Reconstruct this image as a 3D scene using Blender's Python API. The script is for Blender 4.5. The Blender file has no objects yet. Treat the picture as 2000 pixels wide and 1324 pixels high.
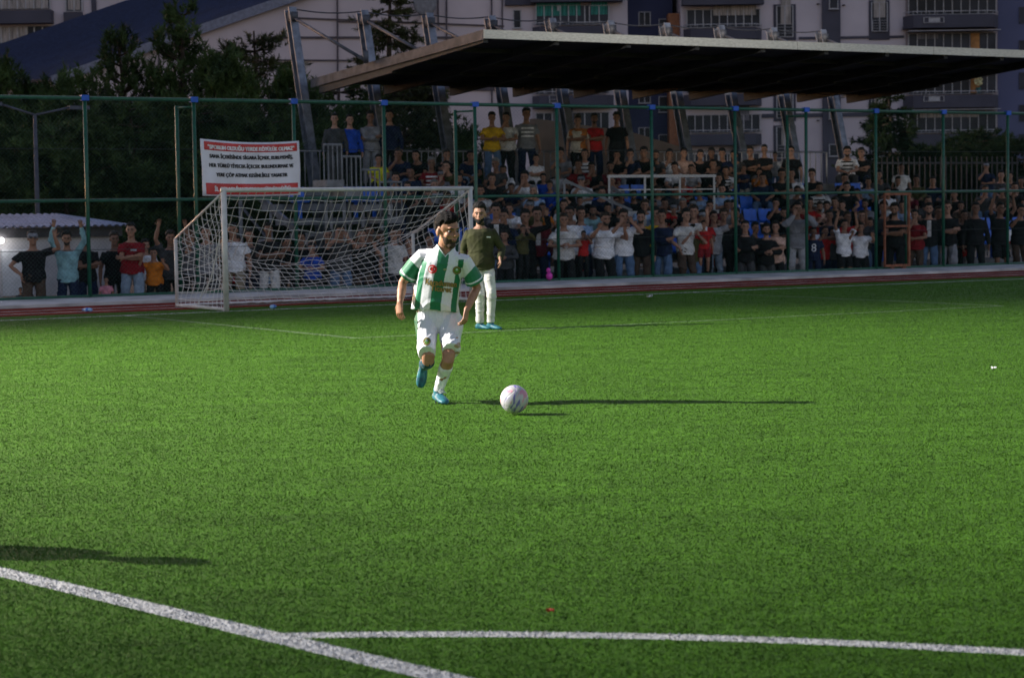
import bpy, bmesh, math, random
import numpy as np
from mathutils import Vector, Matrix, noise
from mathutils.bvhtree import BVHTree
R = math.radians
rnd = random.Random(7)
scene = bpy.context.scene
COL = scene.collection
# ------------------------------------------------------------------ camera
CH = 1.63; FPX = 4000.0; PITCH = math.atan((662 - 414) / FPX); ROLL = .015
cam_d = bpy.data.cameras.new('camera'); cam = bpy.data.objects.new('camera', cam_d); COL.objects.link(cam)
FW = np.array([0, math.cos(PITCH), -math.sin(PITCH)]); UP0 = np.array([0, math.sin(PITCH), math.cos(PITCH)]); RT0 = np.array([1., 0, 0])
RT = math.cos(ROLL) * RT0 - math.sin(ROLL) * UP0; UP = math.sin(ROLL) * RT0 + math.cos(ROLL) * UP0
cam.matrix_world = Matrix(((RT[0], UP[0], -FW[0], 0), (RT[1], UP[1], -FW[1], 0), (RT[2], UP[2], -FW[2], CH), (0, 0, 0, 1)))
cam_d.sensor_width = 36; cam_d.lens = 36 * FPX / 2000; cam_d.clip_end = 3000; cam_d.clip_start = .1
cam_d.dof.use_dof = True; cam_d.dof.focus_distance = 17.6; cam_d.dof.aperture_fstop = 4.5
scene.camera = cam
# ------------------------------------------------------------------ world + sun (dusk)
world = bpy.data.worlds.new('World'); scene.world = world; world.use_nodes = True
wt = world.node_tree; bg = wt.nodes['Background']
sky = wt.nodes.new('ShaderNodeTexSky'); sky.sky_type = 'NISHITA'; sky.sun_disc = False
sky.sun_elevation = R(6); sky.sun_rotation = R(325); sky.altitude = 1000; sky.dust_density = 2.0
tint = wt.nodes.new('ShaderNodeMix'); tint.data_type = 'RGBA'; tint.blend_type = 'MULTIPLY'; tint.inputs[0].default_value = 1; tint.inputs[7].default_value = (1.09, .90, .98, 1)
wt.links.new(sky.outputs[0], tint.inputs[6]); wt.links.new(tint.outputs[2], bg.inputs[0]); bg.inputs[1].default_value = .15
sd = bpy.data.lights.new('sun', 'SUN'); sd.energy = .07; sd.angle = R(12); sd.color = (1, .74, .80)
sun = bpy.data.objects.new('sun', sd); COL.objects.link(sun)
sun.rotation_euler = (Vector((math.sin(R(325)) * math.cos(R(6)), math.cos(R(325)) * math.cos(R(6)), math.sin(R(6)))).to_track_quat('Z', 'Y')).to_euler()
scene.view_settings.view_transform = 'Standard'; scene.view_settings.look = 'None'
scene.view_settings.exposure = 0.8; scene.view_settings.gamma = 1
FLOOD = (-40, 22, 23); FLOOD_W = 185000; FLOOD_AIM = (.5, 19.5, 0); FLOOD_DEG = 38
SPILL_W = 6000; SPILL_AIM = (2, 34, 0); SPILL_DEG = 34
MAST2 = (-30, -38, 22); FAR_W = 210000; FAR_AIM = (2.2, 47.4, 9.6); FAR_DEG = 7
# ------------------------------------------------------------------ frames of reference
CAMP = np.array([0, 0, CH])
def ray(px, py): return FW + RT * (px - 1000) / FPX + UP * (662 - py) / FPX
def ground(px, py, z=0.0):
    d = ray(px, py); return CAMP + d * ((z - CH) / d[2])
def atY(px, py, Y):
    d = ray(px, py); return CAMP + d * (Y / d[1])
O0 = ground(0, 593); _b = ground(2000, 520); EU = (_b - O0) / np.linalg.norm(_b - O0); EV = np.array([-EU[1], EU[0], 0])
AL = math.atan2(EU[1], EU[0])
def W(u, v, z=0.0): return O0 + EU * u + EV * v + np.array([0, 0, z])
def atv(px, py, v):
    d = ray(px, py); t = (v - (CAMP - O0) @ EV) / (d @ EV); P = CAMP + d * t
    return float((P - O0) @ EU), float(P[2])
def uv(P): return float((P - O0) @ EU), float((P - O0) @ EV)
# ------------------------------------------------------------------ object helpers
def tag(o, label=None, cat=None, group=None, kind=None):
    if label: o['label'] = label
    if cat: o['category'] = cat
    if group: o['group'] = group
    if kind: o['kind'] = kind
    return o
def empty(name, loc=(0, 0, 0), rz=0, label=None, cat=None, group=None):
    o = bpy.data.objects.new(name, None); COL.objects.link(o); o.location = [float(c) for c in loc]; o.rotation_euler = (0, 0, rz)
    o.empty_display_size = .3
    return tag(o, label, cat, group)
def kid(name, me, parent, mats=None):
    o = bpy.data.objects.new(name, me); COL.objects.link(o)
    if parent: o.parent = parent
    if mats:
        for i, m in enumerate(mats):
            if len(me.materials) <= i: me.materials.append(m)
            o.material_slots[i].link = 'OBJECT'; o.material_slots[i].material = m
    return o
class MB:
    """collects shapes given in world (or local) coordinates, builds one mesh"""
    def __init__(s): s.v = []; s.f = []
    def add(s, vs, fs):
        n = len(s.v); s.v += [tuple(float(c) for c in p) for p in vs]; s.f += [tuple(i + n for i in f) for f in fs]
    def hexa(s, p): s.add(p, [(0, 3, 2, 1), (4, 5, 6, 7), (0, 1, 5, 4), (1, 2, 6, 5), (2, 3, 7, 6), (3, 0, 4, 7)])
    def box(s, a, b, F=None):
        x0, y0, z0 = a; x1, y1, z1 = b
        p = [(x0, y0, z0), (x1, y0, z0), (x1, y1, z0), (x0, y1, z0), (x0, y0, z1), (x1, y0, z1), (x1, y1, z1), (x0, y1, z1)]
        if F: p = [F(*q) for q in p]
        s.hexa(p)
    def tube(s, pts, r, n=8, cap=True):
        pts = [np.array(p, float) for p in pts]; k = len(pts)
        rr = r if isinstance(r, (list, tuple)) else [r] * k
        base = len(s.v); prev = None
        for i, p in enumerate(pts):
            t = pts[min(i + 1, k - 1)] - pts[max(i - 1, 0)]; t = t / (np.linalg.norm(t) + 1e-9)
            a = np.array([0, 0, 1.]) if abs(t[2]) < .9 else np.array([1., 0, 0])
            if prev is not None: a = prev
            x = np.cross(t, a); x /= np.linalg.norm(x) + 1e-9; y = np.cross(x, t); prev = y
            for j in range(n):
                an = 2 * math.pi * j / n; q = p + rr[i] * (x * math.cos(an) + y * math.sin(an)); s.v.append(tuple(q))
        for i in range(k - 1):
            for j in range(n):
                a = base + i * n + j; b = base + i * n + (j + 1) % n; s.f.append((a, b, b + n, a + n))
        if cap:
            s.f.append(tuple(base + j for j in range(n))[::-1]); s.f.append(tuple(base + (k - 1) * n + j for j in range(n)))
    def beam(s, p, q, w, h, upv=(0, 0, 1)):
        p = np.array(p, float); q = np.array(q, float); t = q - p; t /= np.linalg.norm(t)
        x = np.cross(t, np.array(upv, float)); x /= np.linalg.norm(x); y = np.cross(x, t)
        c = [(-1, -1), (1, -1), (1, 1), (-1, 1)]
        s.hexa([p + x * a * w / 2 + y * b * h / 2 for a, b in c] + [q + x * a * w / 2 + y * b * h / 2 for a, b in c])
    def ball(s, c, r, nu=10, nv=7):
        rx, ry, rz = (r, r, r) if not hasattr(r, '__len__') else r
        vs = [(c[0], c[1], c[2] - rz)]
        for i in range(1, nv):
            ph = -math.pi / 2 + math.pi * i / nv
            for j in range(nu):
                th = 2 * math.pi * j / nu; vs.append((c[0] + rx * math.cos(ph) * math.cos(th), c[1] + ry * math.cos(ph) * math.sin(th), c[2] + rz * math.sin(ph)))
        vs.append((c[0], c[1], c[2] + rz)); fs = []
        for j in range(nu): fs.append((0, 1 + (j + 1) % nu, 1 + j))
        for i in range(nv - 2):
            for j in range(nu):
                a = 1 + i * nu + j; b = 1 + i * nu + (j + 1) % nu; fs.append((a, b, b + nu, a + nu))
        l = len(vs) - 1
        for j in range(nu): fs.append((l, l - nu + j, l - nu + (j + 1) % nu))
        s.add(vs, fs)
    def mesh(s, name, mat=None, smooth=False):
        me = bpy.data.meshes.new(name); me.from_pydata(s.v, [], s.f)
        if mat: me.materials.append(mat)
        if smooth: me.shade_smooth()
        me.update(); return me
    def build(s, name, mat=None, parent=None, smooth=False):
        o = bpy.data.objects.new(name, s.mesh(name, mat, smooth)); COL.objects.link(o)
        if parent:
            o.parent = parent
            if parent.location.length > 0 or parent.rotation_euler.z: o.matrix_parent_inverse = parent_inv(parent)
        return o
def parent_inv(p):
    m = Matrix.Identity(4); q = p
    while q: m = _loc(q) @ m; q = q.parent
    return m.inverted()
def _loc(q): return (q.matrix_parent_inverse @ Matrix.LocRotScale(q.location, q.rotation_euler, q.scale)) if q.parent else Matrix.LocRotScale(q.location, q.rotation_euler, q.scale)
def npmesh(name, V, F, mat=None, smooth=False):
    me = bpy.data.meshes.new(name); k = F.shape[1]
    me.vertices.add(len(V)); me.vertices.foreach_set('co', V.astype(np.float32).ravel())
    me.loops.add(F.size); me.loops.foreach_set('vertex_index', F.astype(np.int32).ravel())
    me.polygons.add(len(F)); me.polygons.foreach_set('loop_start', (np.arange(len(F)) * k).astype(np.int32))
    me.update(calc_edges=True)
    if mat: me.materials.append(mat)
    if smooth: me.shade_smooth()
    return me
# ------------------------------------------------------------------ materials
MATS = {}
def mat(name, col, rough=.8, var=.12, scale=6, bump=0.0, metal=0.0, spec=.3, col2=None, detail=4, stretch=(1, 1, 1), emit=None):
    if name in MATS: return MATS[name]
    m = bpy.data.materials.new(name); m.use_nodes = True; nt = m.node_tree; b = nt.nodes['Principled BSDF']
    b.inputs['Roughness'].default_value = rough; b.inputs['Metallic'].default_value = metal; b.inputs['Specular IOR Level'].default_value = spec
    tc = nt.nodes.new('ShaderNodeTexCoord'); mp = nt.nodes.new('ShaderNodeMapping'); mp.inputs['Scale'].default_value = stretch
    nz = nt.nodes.new('ShaderNodeTexNoise'); nz.inputs['Scale'].default_value = scale; nz.inputs['Detail'].default_value = detail
    nt.links.new(tc.outputs['Object'], mp.inputs[0]); nt.links.new(mp.outputs[0], nz.inputs['Vector'])
    rp = nt.nodes.new('ShaderNodeValToRGB'); c2 = col2 or tuple(c * (1 - var * 2.2) for c in col)
    rp.color_ramp.elements[0].position = .32; rp.color_ramp.elements[1].position = .68
    rp.color_ramp.elements[0].color = (*c2, 1); rp.color_ramp.elements[1].color = (*(min(1, c * (1 + var)) for c in col), 1)
    nt.links.new(nz.outputs['Fac'], rp.inputs[0]); nt.links.new(rp.outputs[0], b.inputs['Base Color'])
    if bump:
        bp = nt.nodes.new('ShaderNodeBump'); bp.inputs['Strength'].default_value = bump; bp.inputs['Distance'].default_value = .02
        nt.links.new(nz.outputs['Fac'], bp.inputs['Height']); nt.links.new(bp.outputs[0], b.inputs['Normal'])
    if emit:
        b.inputs['Emission Color'].default_value = (*emit[0], 1); b.inputs['Emission Strength'].default_value = emit[1]
    MATS[name] = m; return m
def vcol_mat(name, rough=.6, spec=.3, bump=.15, scale=40):
    m = bpy.data.materials.new(name); m.use_nodes = True; nt = m.node_tree; b = nt.nodes['Principled BSDF']
    a = nt.nodes.new('ShaderNodeAttribute'); a.attribute_name = 'col'; b.inputs['Roughness'].default_value = rough; b.inputs['Specular IOR Level'].default_value = spec
    nz = nt.nodes.new('ShaderNodeTexNoise'); nz.inputs['Scale'].default_value = scale; nz.inputs['Detail'].default_value = 4
    tc = nt.nodes.new('ShaderNodeTexCoord'); nt.links.new(tc.outputs['Object'], nz.inputs['Vector'])
    mx = nt.nodes.new('ShaderNodeMix'); mx.data_type = 'RGBA'; mx.blend_type = 'MULTIPLY'; mx.inputs[0].default_value = .25
    nt.links.new(a.outputs['Color'], mx.inputs[6]); nt.links.new(nz.outputs['Color'], mx.inputs[7]); 
    mp = nt.nodes.new('ShaderNodeMapRange'); mp.inputs[3].default_value = .85; mp.inputs[4].default_value = 1.12
    nt.links.new(nz.outputs['Fac'], mp.inputs[0]); vm = nt.nodes.new('ShaderNodeVectorMath'); vm.operation = 'SCALE'
    nt.links.new(a.outputs['Color'], vm.inputs[0]); nt.links.new(mp.outputs[0], vm.inputs['Scale']); nt.links.new(vm.outputs[0], b.inputs['Base Color'])
    bp = nt.nodes.new('ShaderNodeBump'); bp.inputs['Strength'].default_value = bump; bp.inputs['Distance'].default_value = .01
    nt.links.new(nz.outputs['Fac'], bp.inputs['Height']); nt.links.new(bp.outputs[0], b.inputs['Normal'])
    MATS[name] = m; return m
GREEN_PAINT = mat('green_paint', (.012, .095, .055), .4, .15, 12, spec=.5)
WHITE_PAINT = mat('white_paint', (.56, .54, .53), .4, .07, 9, spec=.5)
STEEL = mat('galvanised_steel', (.20, .21, .25), .45, .2, 5, metal=.5, spec=.5)
DARK_STEEL = mat('dark_roof_sheet', (.035, .035, .038), .6, .15, 4, spec=.3)
FASCIA = mat('fascia_sheet', (.55, .54, .50), .38, .12, 3, metal=.3, spec=.5, stretch=(4, 4, 20))
CONC = mat('concrete', (.34, .32, .30), .9, .15, 2, bump=.2)
# ------------------------------------------------------------------ pitch markings (shader mask by world position)
LW = .11
def seg_uv(a, b): return (*uv(ground(*a)), *uv(ground(*b)))
BOX_A = uv(ground(700, 661)); BOX_B = uv(ground(1950, 597))
def grass_material(name, blade):
    m = bpy.data.materials.new(name); m.use_nodes = True; nt = m.node_tree; N = nt.nodes; L = nt.links; b = N['Principled BSDF']
    geo = N.new('ShaderNodeNewGeometry'); pos = geo.outputs['Position']
    def dot(vec, off):
        n = N.new('ShaderNodeVectorMath'); n.operation = 'DOT_PRODUCT'; L.new(pos, n.inputs[0]); n.inputs[1].default_value = (vec[0], vec[1], 0)
        return math_('SUBTRACT', n.outputs['Value'], off)
    def math_(op, a, bb=None, c=None):
        n = N.new('ShaderNodeMath'); n.operation = op
        for i, x in enumerate((a, bb, c)):
            if x is None: continue
            if isinstance(x, (int, float)): n.inputs[i].default_value = float(x)
            else: L.new(x, n.inputs[i])
        return n.outputs[0]
    U = dot(EU, float(O0 @ EU)); V = dot(EV, float(O0 @ EV))
    def band(c, at, w=LW): return math_('LESS_THAN', math_('ABSOLUTE', math_('SUBTRACT', c, at)), w / 2)
    def rng(c, lo, hi): return math_('MULTIPLY', math_('GREATER_THAN', c, lo), math_('LESS_THAN', c, hi))
    vg = -6.62; vb = (BOX_A[1] + BOX_B[1]) / 2; ua = BOX_A[0]; ub = BOX_B[0]
    parts = [band(V, vg)]
    parts.append(math_('MULTIPLY', band(V, vb, .12), rng(U, ua, ub)))
    parts.append(math_('MULTIPLY', band(U, ua, .12), rng(V, vb, vg)))
    parts.append(math_('MULTIPLY', band(U, ub, .12), rng(V, vb, vg)))
    p0 = ground(0, 1116); p1 = ground(868, 1323); d = (p1 - p0) / np.linalg.norm(p1 - p0); n = np.array([-d[1], d[0], 0])
    l1 = dot(n, float(p0 @ n)); parts.append(band(l1, 0, .13))
    a, bq, c = ground(560, 1241), ground(1200, 1241), ground(2000, 1274)
    ax, ay, bx, by, cx, cy = a[0], a[1], bq[0], bq[1], c[0], c[1]
    D = 2 * (ax * (by - cy) + bx * (cy - ay) + cx * (ay - by))
    ox = ((ax * ax + ay * ay) * (by - cy) + (bx * bx + by * by) * (cy - ay) + (cx * cx + cy * cy) * (ay - by)) / D
    oy = ((ax * ax + ay * ay) * (cx - bx) + (bx * bx + by * by) * (ax - cx) + (cx * cx + cy * cy) * (bx - ax)) / D
    rad = math.hypot(ax - ox, ay - oy)
    dn = N.new('ShaderNodeVectorMath'); dn.operation = 'DISTANCE'; cz = N.new('ShaderNodeVectorMath'); cz.operation = 'MULTIPLY'
    L.new(pos, cz.inputs[0]); cz.inputs[1].default_value = (1, 1, 0); L.new(cz.outputs[0], dn.inputs[0]); dn.inputs[1].default_value = (ox, oy, 0)
    side = 1 if n @ (ground(1500, 1250) - p0) > 0 else -1
    parts.append(math_('MULTIPLY', band(dn.outputs['Value'], rad, .10), math_('GREATER_THAN', math_('MULTIPLY', l1, side), 0)))
    mask = parts[0]
    for q in parts[1:]: mask = math_('MAXIMUM', mask, q)
    # faded far markings
    nz = N.new('ShaderNodeTexNoise'); nz.inputs['Scale'].default_value = 900 if blade else 110; nz.inputs['Detail'].default_value = 6; L.new(pos, nz.inputs['Vector'])
    n2 = N.new('ShaderNodeTexNoise'); n2.inputs['Scale'].default_value = 1.1; n2.inputs['Detail'].default_value = 8; n2.inputs['Roughness'].default_value = .68
    mp = N.new('ShaderNodeMapping'); mp.inputs['Rotation'].default_value = (0, 0, -AL); mp.inputs['Scale'].default_value = (1, 2.2, 1); L.new(pos, mp.inputs[0]); L.new(mp.outputs[0], n2.inputs['Vector'])
    r1 = N.new('ShaderNodeValToRGB'); r1.color_ramp.elements[0].position = .30; r1.color_ramp.elements[1].position = .72
    k = 1.06 if blade else .74
    r1.color_ramp.elements[0].color = (.042 * k, .112 * k, .010 * k, 1); r1.color_ramp.elements[1].color = (.108 * k, .262 * k, .020 * k, 1); L.new(nz.outputs['Fac'], r1.inputs[0])
    r2 = N.new('ShaderNodeMapRange'); r2.inputs[1].default_value = .3; r2.inputs[2].default_value = .7; r2.inputs[3].default_value = .74; r2.inputs[4].default_value = 1.2; L.new(n2.outputs['Fac'], r2.inputs[0])
    n3 = N.new('ShaderNodeTexNoise'); n3.inputs['Scale'].default_value = 7; n3.inputs['Detail'].default_value = 5; n3.inputs['Roughness'].default_value = .7; L.new(mp.outputs[0], n3.inputs['Vector'])
    r3 = N.new('ShaderNodeMapRange'); r3.inputs[1].default_value = .3; r3.inputs[2].default_value = .7; r3.inputs[3].default_value = .74; r3.inputs[4].default_value = 1.20; L.new(n3.outputs['Fac'], r3.inputs[0])
    vm = N.new('ShaderNodeVectorMath'); vm.operation = 'SCALE'; L.new(r1.outputs[0], vm.inputs[0]); L.new(math_('MULTIPLY', r2.outputs[0], r3.outputs[0]), vm.inputs['Scale'])
    mx = N.new('ShaderNodeMix'); mx.data_type = 'RGBA'; L.new(mask, mx.inputs[0]); L.new(vm.outputs[0], mx.inputs[6]); mx.inputs[7].default_value = (.66, .65, .63, 1)
    # the box lines far away are worn: weaker paint
    far = math_('LESS_THAN', V, -6.8); near = math_('GREATER_THAN', V, -22)
    wear = math_('SUBTRACT', 1.0, math_('MULTIPLY', math_('MULTIPLY', far, near), .86)); r4 = math_('MINIMUM', 1.0, math_('ADD', r3.outputs[0], .25)); L.new(math_('MULTIPLY', math_('MULTIPLY', mask, wear), r4), mx.inputs[0])
    L.new(mx.outputs[2], b.inputs['Base Color']); b.inputs['Roughness'].default_value = .7; b.inputs['Specular IOR Level'].default_value = .08
    if blade:
        m1 = N.new('ShaderNodeVectorMath'); m1.operation = 'MULTIPLY_ADD'; L.new(geo.outputs['Normal'], m1.inputs[0]); m1.inputs[1].default_value = (.35, .35, .35); m1.inputs[2].default_value = (0, 0, .9)
        m2 = N.new('ShaderNodeVectorMath'); m2.operation = 'NORMALIZE'; L.new(m1.outputs[0], m2.inputs[0]); L.new(m2.outputs[0], b.inputs['Normal'])
    if not blade:
        bp = N.new('ShaderNodeBump'); bp.inputs['Strength'].default_value = .5; bp.inputs['Distance'].default_value = .01; L.new(nz.outputs['Fac'], bp.inputs['Height']); L.new(bp.outputs[0], b.inputs['Normal'])
    return m
def sheet(name, u0, u1, v0, v1, z, m, kind='structure'):
    b = MB(); b.add([W(u0, v0, z), W(u1, v0, z), W(u1, v1, z), W(u0, v1, z)], [(0, 1, 2, 3)]); o = b.build(name, m); return tag(o, kind=kind)
# ground: one big sheet, pitch, track, kerb
sheet('ground', -900, 1200, -300, 1500, -.60, mat('soil_ground', (.10, .09, .075), .95, .25, 1.2, bump=.3))
sheet('pitch', -60, 90, -90, -5.45, 0, grass_material('turf', False))
sheet('running_track', -60, 90, -5.45, -2.5, .004, mat('red_tartan', (.17, .018, .012), .95, .22, 3, bump=.15, spec=.04))
for vv in (-4.75, -3.75):
    b = MB(); b.box((-60, vv - .025, .006), (90, vv + .025, .009), W); tag(b.build('lane_line', mat('lane_white', (.6, .58, .57), .7, .2, 2)), kind='structure')
b = MB(); b.box((-60, -2.5, -.56), (90, .12, .06), W); tag(b.build('kerb', mat('kerb_white', (.52, .50, .49), .8, .2, 1.6, bump=.2)), kind='structure')
b = MB(); b.box((-60, .12, -.55), (90, 9, -.45), W); tag(b.build('pavement', mat('stand_apron', (.16, .155, .15), .9, .2, 1.4)), kind='structure')
# grass blades
NB = 2100000; rs = np.random.RandomState(3)
Z = 6.3 + rs.rand(NB) ** 1.35 * 40; hw_ = Z * .28 + .4; X = np.where(rs.rand(NB) < .72, (rs.rand(NB) - .5) * 2 * hw_, np.sign(rs.rand(NB) - .5) * (hw_ + 5.5 * rs.rand(NB) ** 1.5))
keep = ((np.stack([X, Z], 1) - O0[:2]) @ EV[:2]) < -5.5
X = X[keep]; Z = Z[keep]; nb = len(X)
hh = (.004 + .0055 * rs.rand(nb)) * (1 + Z * .006); ww = (.0014 + .0012 * rs.rand(nb)) * (1 + Z * .04); an = rs.rand(nb) * 6.283; ln = rs.rand(nb) * .013 + .003; la = rs.rand(nb) * 6.283
root = np.stack([X, Z, np.zeros(nb)], 1); sx = np.stack([np.cos(an) * ww, np.sin(an) * ww, np.zeros(nb)], 1)
tip = root + np.stack([np.cos(la) * ln, np.sin(la) * ln, hh], 1)
V3 = np.stack([root - sx, root + sx, tip], 1).reshape(-1, 3); F3 = np.arange(nb * 3).reshape(-1, 3)
go = bpy.data.objects.new('grass', npmesh('grass', V3, F3, grass_material('turf_blades', True))); COL.objects.link(go)
tag(go, 'short green artificial turf blades covering the pitch', 'grass', kind='stuff')
# ------------------------------------------------------------------ fence
def thingW(name, u, v, z, label, cat, group=None): return empty(name, W(u, v, z), AL, label, cat, group)
fence = empty('ball_fence', W(0, 0, 0), AL, 'tall green pipe fence with chain link running behind the goal', 'fence')
posts = [-45, *[atv(x, y, 0)[0] for x, y in ((165, 190), (378, 200), (573, 205), (749, 208), (927, 212), (1087, 214), (1272, 216), (1435, 217), (1574, 218), (1710, 219), (1842, 218), (1968, 217))]]
posts[0] = posts[1] - 2.35; posts += [posts[-1] + 2.3 * k for k in range(1, 4)]
for u in posts:
    b = MB(); b.tube([W(u, 0, .02), W(u, 0, 4.0)], .040, 10); b.build('post', GREEN_PAINT, fence, True)
    b = MB(); b.box((u - .075, -.06, 3.95), (u + .075, .06, 4.06), W); b.build('post_cap', mat('blue_cap', (.03, .12, .55), .5, .1), fence)
for x in (347, 890, 1768, 1560 - 22):
    u = atv(x, 300, .45)[0]; b = MB(); hz = 2.0 if x == 1768 else 3.9
    b.tube([W(u, .45, .02), W(u, .45, hz)], .04, 8)
    if hz > 3: b.tube([W(u, .45, 3.86), W(min(posts, key=lambda q: abs(q - u)), 0, 3.86)], .025, 6)
    b.build('brace_post', GREEN_PAINT, fence, True)
for z, r in ((4.0, .038), (1.98, .034), (.08, .034)):
    b = MB(); b.tube([W(posts[0], 0, z), W(posts[-1], 0, z)], r, 8); b.build('rail', GREEN_PAINT, fence, True)
b = MB()
for z in (1.0, 3.0): b.tube([W(posts[0], .03, z), W(posts[-1], .03, z)], .006, 4)
b.build('tension_wire', mat('dark_wire', (.04, .05, .05), .5), fence)
b = MB(); U0, U1 = posts[0], posts[-1]; st = .085
k = U0 - 4
while k < U1:
    for sg in (1, -1):
        a0, z0, a1, z1 = (k, .1, k + 3.9, 4.0) if sg > 0 else (k, 4.0, k + 3.9, .1)
        if a0 < U0: t = (U0 - a0) / (a1 - a0); z0 = z0 + (z1 - z0) * t; a0 = U0
        if a1 > U1: t = (U1 - a0) / (a1 - a0); z1 = z0 + (z1 - z0) * t; a1 = U1
        b.tube([W(a0, .04, z0), W(a1, .04, z1)], .0013, 3, False)
    k += st
b.build('chain_link', mat('chain_wire', (.05, .12, .09), .5), fence)
# gate frame
gu0 = atv(1717, 400, .1)[0]; gu1 = atv(1767, 400, .1)[0]
gate = thingW('gate', gu0, -.06, .12, 'rust orange steel gate frame set in the fence at right', 'gate')
b = MB(); c = .03
for z in (.14, 1.93): b.box((gu0, -.12, z - c), (gu1, -.06, z + c), W)
for u in (gu0, gu1 - .06): b.box((u, -.11, .17), (u + .06 if u != gu0 else u + .035, -.06, 1.90), W)
RUST = mat('rust_primer', (.27, .10, .055), .7, .2, 8); b.build('frame', RUST, gate)
b = MB(); b.box((gu0 + .05, -.11, 1.1), (gu1 - .08, -.07, 1.15), W); b.build('crossbar', RUST, gate)
for q in (.3, .75):
    b = MB(); b.box((gu0 + (gu1 - gu0) * q - .05, -.12, .05), (gu0 + (gu1 - gu0) * q + .05, -.07, .1), W); b.build('bottom_hinge', RUST, gate)
# ------------------------------------------------------------------ text helper
def text_mesh(s, width, height=None):
    c = bpy.data.curves.new('t', 'FONT'); c.body = s; c.align_x = 'CENTER'; c.align_y = 'CENTER'; c.resolution_u = 3; c.size = 1
    o = bpy.data.objects.new('t', c); COL.objects.link(o); dg = bpy.context.evaluated_depsgraph_get()
    me = bpy.data.meshes.new_from_object(o.evaluated_get(dg)); bpy.data.objects.remove(o); bpy.data.curves.remove(c)
    n = len(me.vertices); co = np.empty(n * 3, np.float32); me.vertices.foreach_get('co', co); co = co.reshape(-1, 3)
    fs = [tuple(p.vertices) for p in me.polygons]; bpy.data.meshes.remove(me)
    mn, mxx = co.min(0), co.max(0); co[:, :2] -= (mn + mxx)[:2] / 2; co[:, 0] *= width / (mxx[0] - mn[0]); co[:, 1] *= (height or width * (mxx[1] - mn[1]) / (mxx[0] - mn[0])) / (mxx[1] - mn[1])
    return co, fs
def embolden(m_b, co, fs, F, off=.006):
    for dx, dy in ((0, 0), (off, 0), (-off, 0), (0, off * .7), (0, -off * .7), (off * 1.7, 0)):
        m_b.add([F(x + dx, y + dy) for x, y, _ in co], fs)
# banner on the fence: hangs 3 cm in front of the posts
bu0, bu1, bzt, bzb = 4.22, 6.43, 3.18, 2.05
ban = thingW('banner', (bu0 + bu1) / 2, -.09, bzb, 'white rules banner with red strips and Turkish text tied on the fence above the goal', 'banner')
def BF(s, t, d=0):      # s 0..1 across, t 0..1 up
    sag = -.055 * 4 * s * (1 - s) * (.35 + .65 * t) + .035 * (1 - s) * t
    w = .012 * math.sin(s * 17 + t * 5) + .008 * math.sin(s * 31 - t * 9)
    return W(bu0 + (bu1 - bu0) * s + .02 * (1 - t), -.09 - w - d, bzb + (bzt - bzb) * t + sag)
def ban_rect(s0, s1, t0, t1, d, m, name, thick=.004):
    n, k = 40, 8; vs = []; fs = []
    for dd in (0, thick):
        for i in range(n + 1):
            for j in range(k + 1): vs.append(BF(s0 + (s1 - s0) * i / n, t0 + (t1 - t0) * j / k, d - dd))
    K = (n + 1) * (k + 1)
    for i in range(n):
        for j in range(k):
            a = i * (k + 1) + j; fs.append((a, a + k + 1, a + k + 2, a + 1)); fs.append((a + K, a + K + 1, a + K + k + 2, a + K + k + 1))
    for i in range(n):
        a = i * (k + 1); fs.append((a, a + K, a + K + k + 1, a + k + 1)); a += k; fs.append((a, a + k + 1, a + K + k + 1, a + K))
    for j in range(k):
        fs.append((j, j + 1, j + 1 + K, j + K)); a = n * (k + 1) + j; fs.append((a, a + K, a + K + 1, a + 1))
    bb = MB(); bb.add(vs, fs); bb.build(name, m, ban, True)
BW = mat('banner_white', (.72, .71, .76), .35, .05, 3, spec=.5); BR = mat('banner_red', (.55, .02, .025), .35, .08, 3, spec=.5)
ban_rect(0, 1, 0, 1, 0, BW, 'cloth')
ban_rect(.035, .975, .815, .965, .004, BR, 'red_strip', .003); ban_rect(.035, .975, .03, .23, .004, BR, 'red_strip', .003)
def ban_text(s, t, width, h, m, d=.007):
    co, fs = text_mesh(s, width, h); Wd = bu1 - bu0; Hd = bzt - bzb; b = MB()
    embolden(b, co, fs, lambda x, y: BF(.505 + x / Wd, t + y / Hd, d), .0065); b.build('lettering', m, ban)
BK = mat('print_black', (.03, .03, .035), .5); WT = mat('print_white', (.8, .78, .78), .5)
ban_text('"SPORUN OLDUĞU YERDE KÖTÜLÜK OLMAZ"', .885, 1.92, .105, WT)
ban_text('SAHA İÇERİSİNDE SİGARA İÇMEK, KURUYEMİŞ,', .715, 1.86, .115, BK)
ban_text('HER TÜRLÜ YİYECEK-İÇECEK BULUNDURMAK VE', .555, 1.88, .115, BK)
ban_text('YERE ÇÖP ATMAK KESİNLİKLE YASAKTIR', .39, 1.6, .115, BK)
ban_text('İL GENÇLİK VE SPOR MÜDÜRLÜĞÜ', .13, 1.7, .13, WT)
# ------------------------------------------------------------------ goal
gA = uv(ground(447, 608.8)); gB = uv(ground(934, 589.5)); GV = -6.66; GU0, GU1 = gA[0], gB[0]; GH = 2.07
GR = atv(343, 465, 0); 
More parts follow.
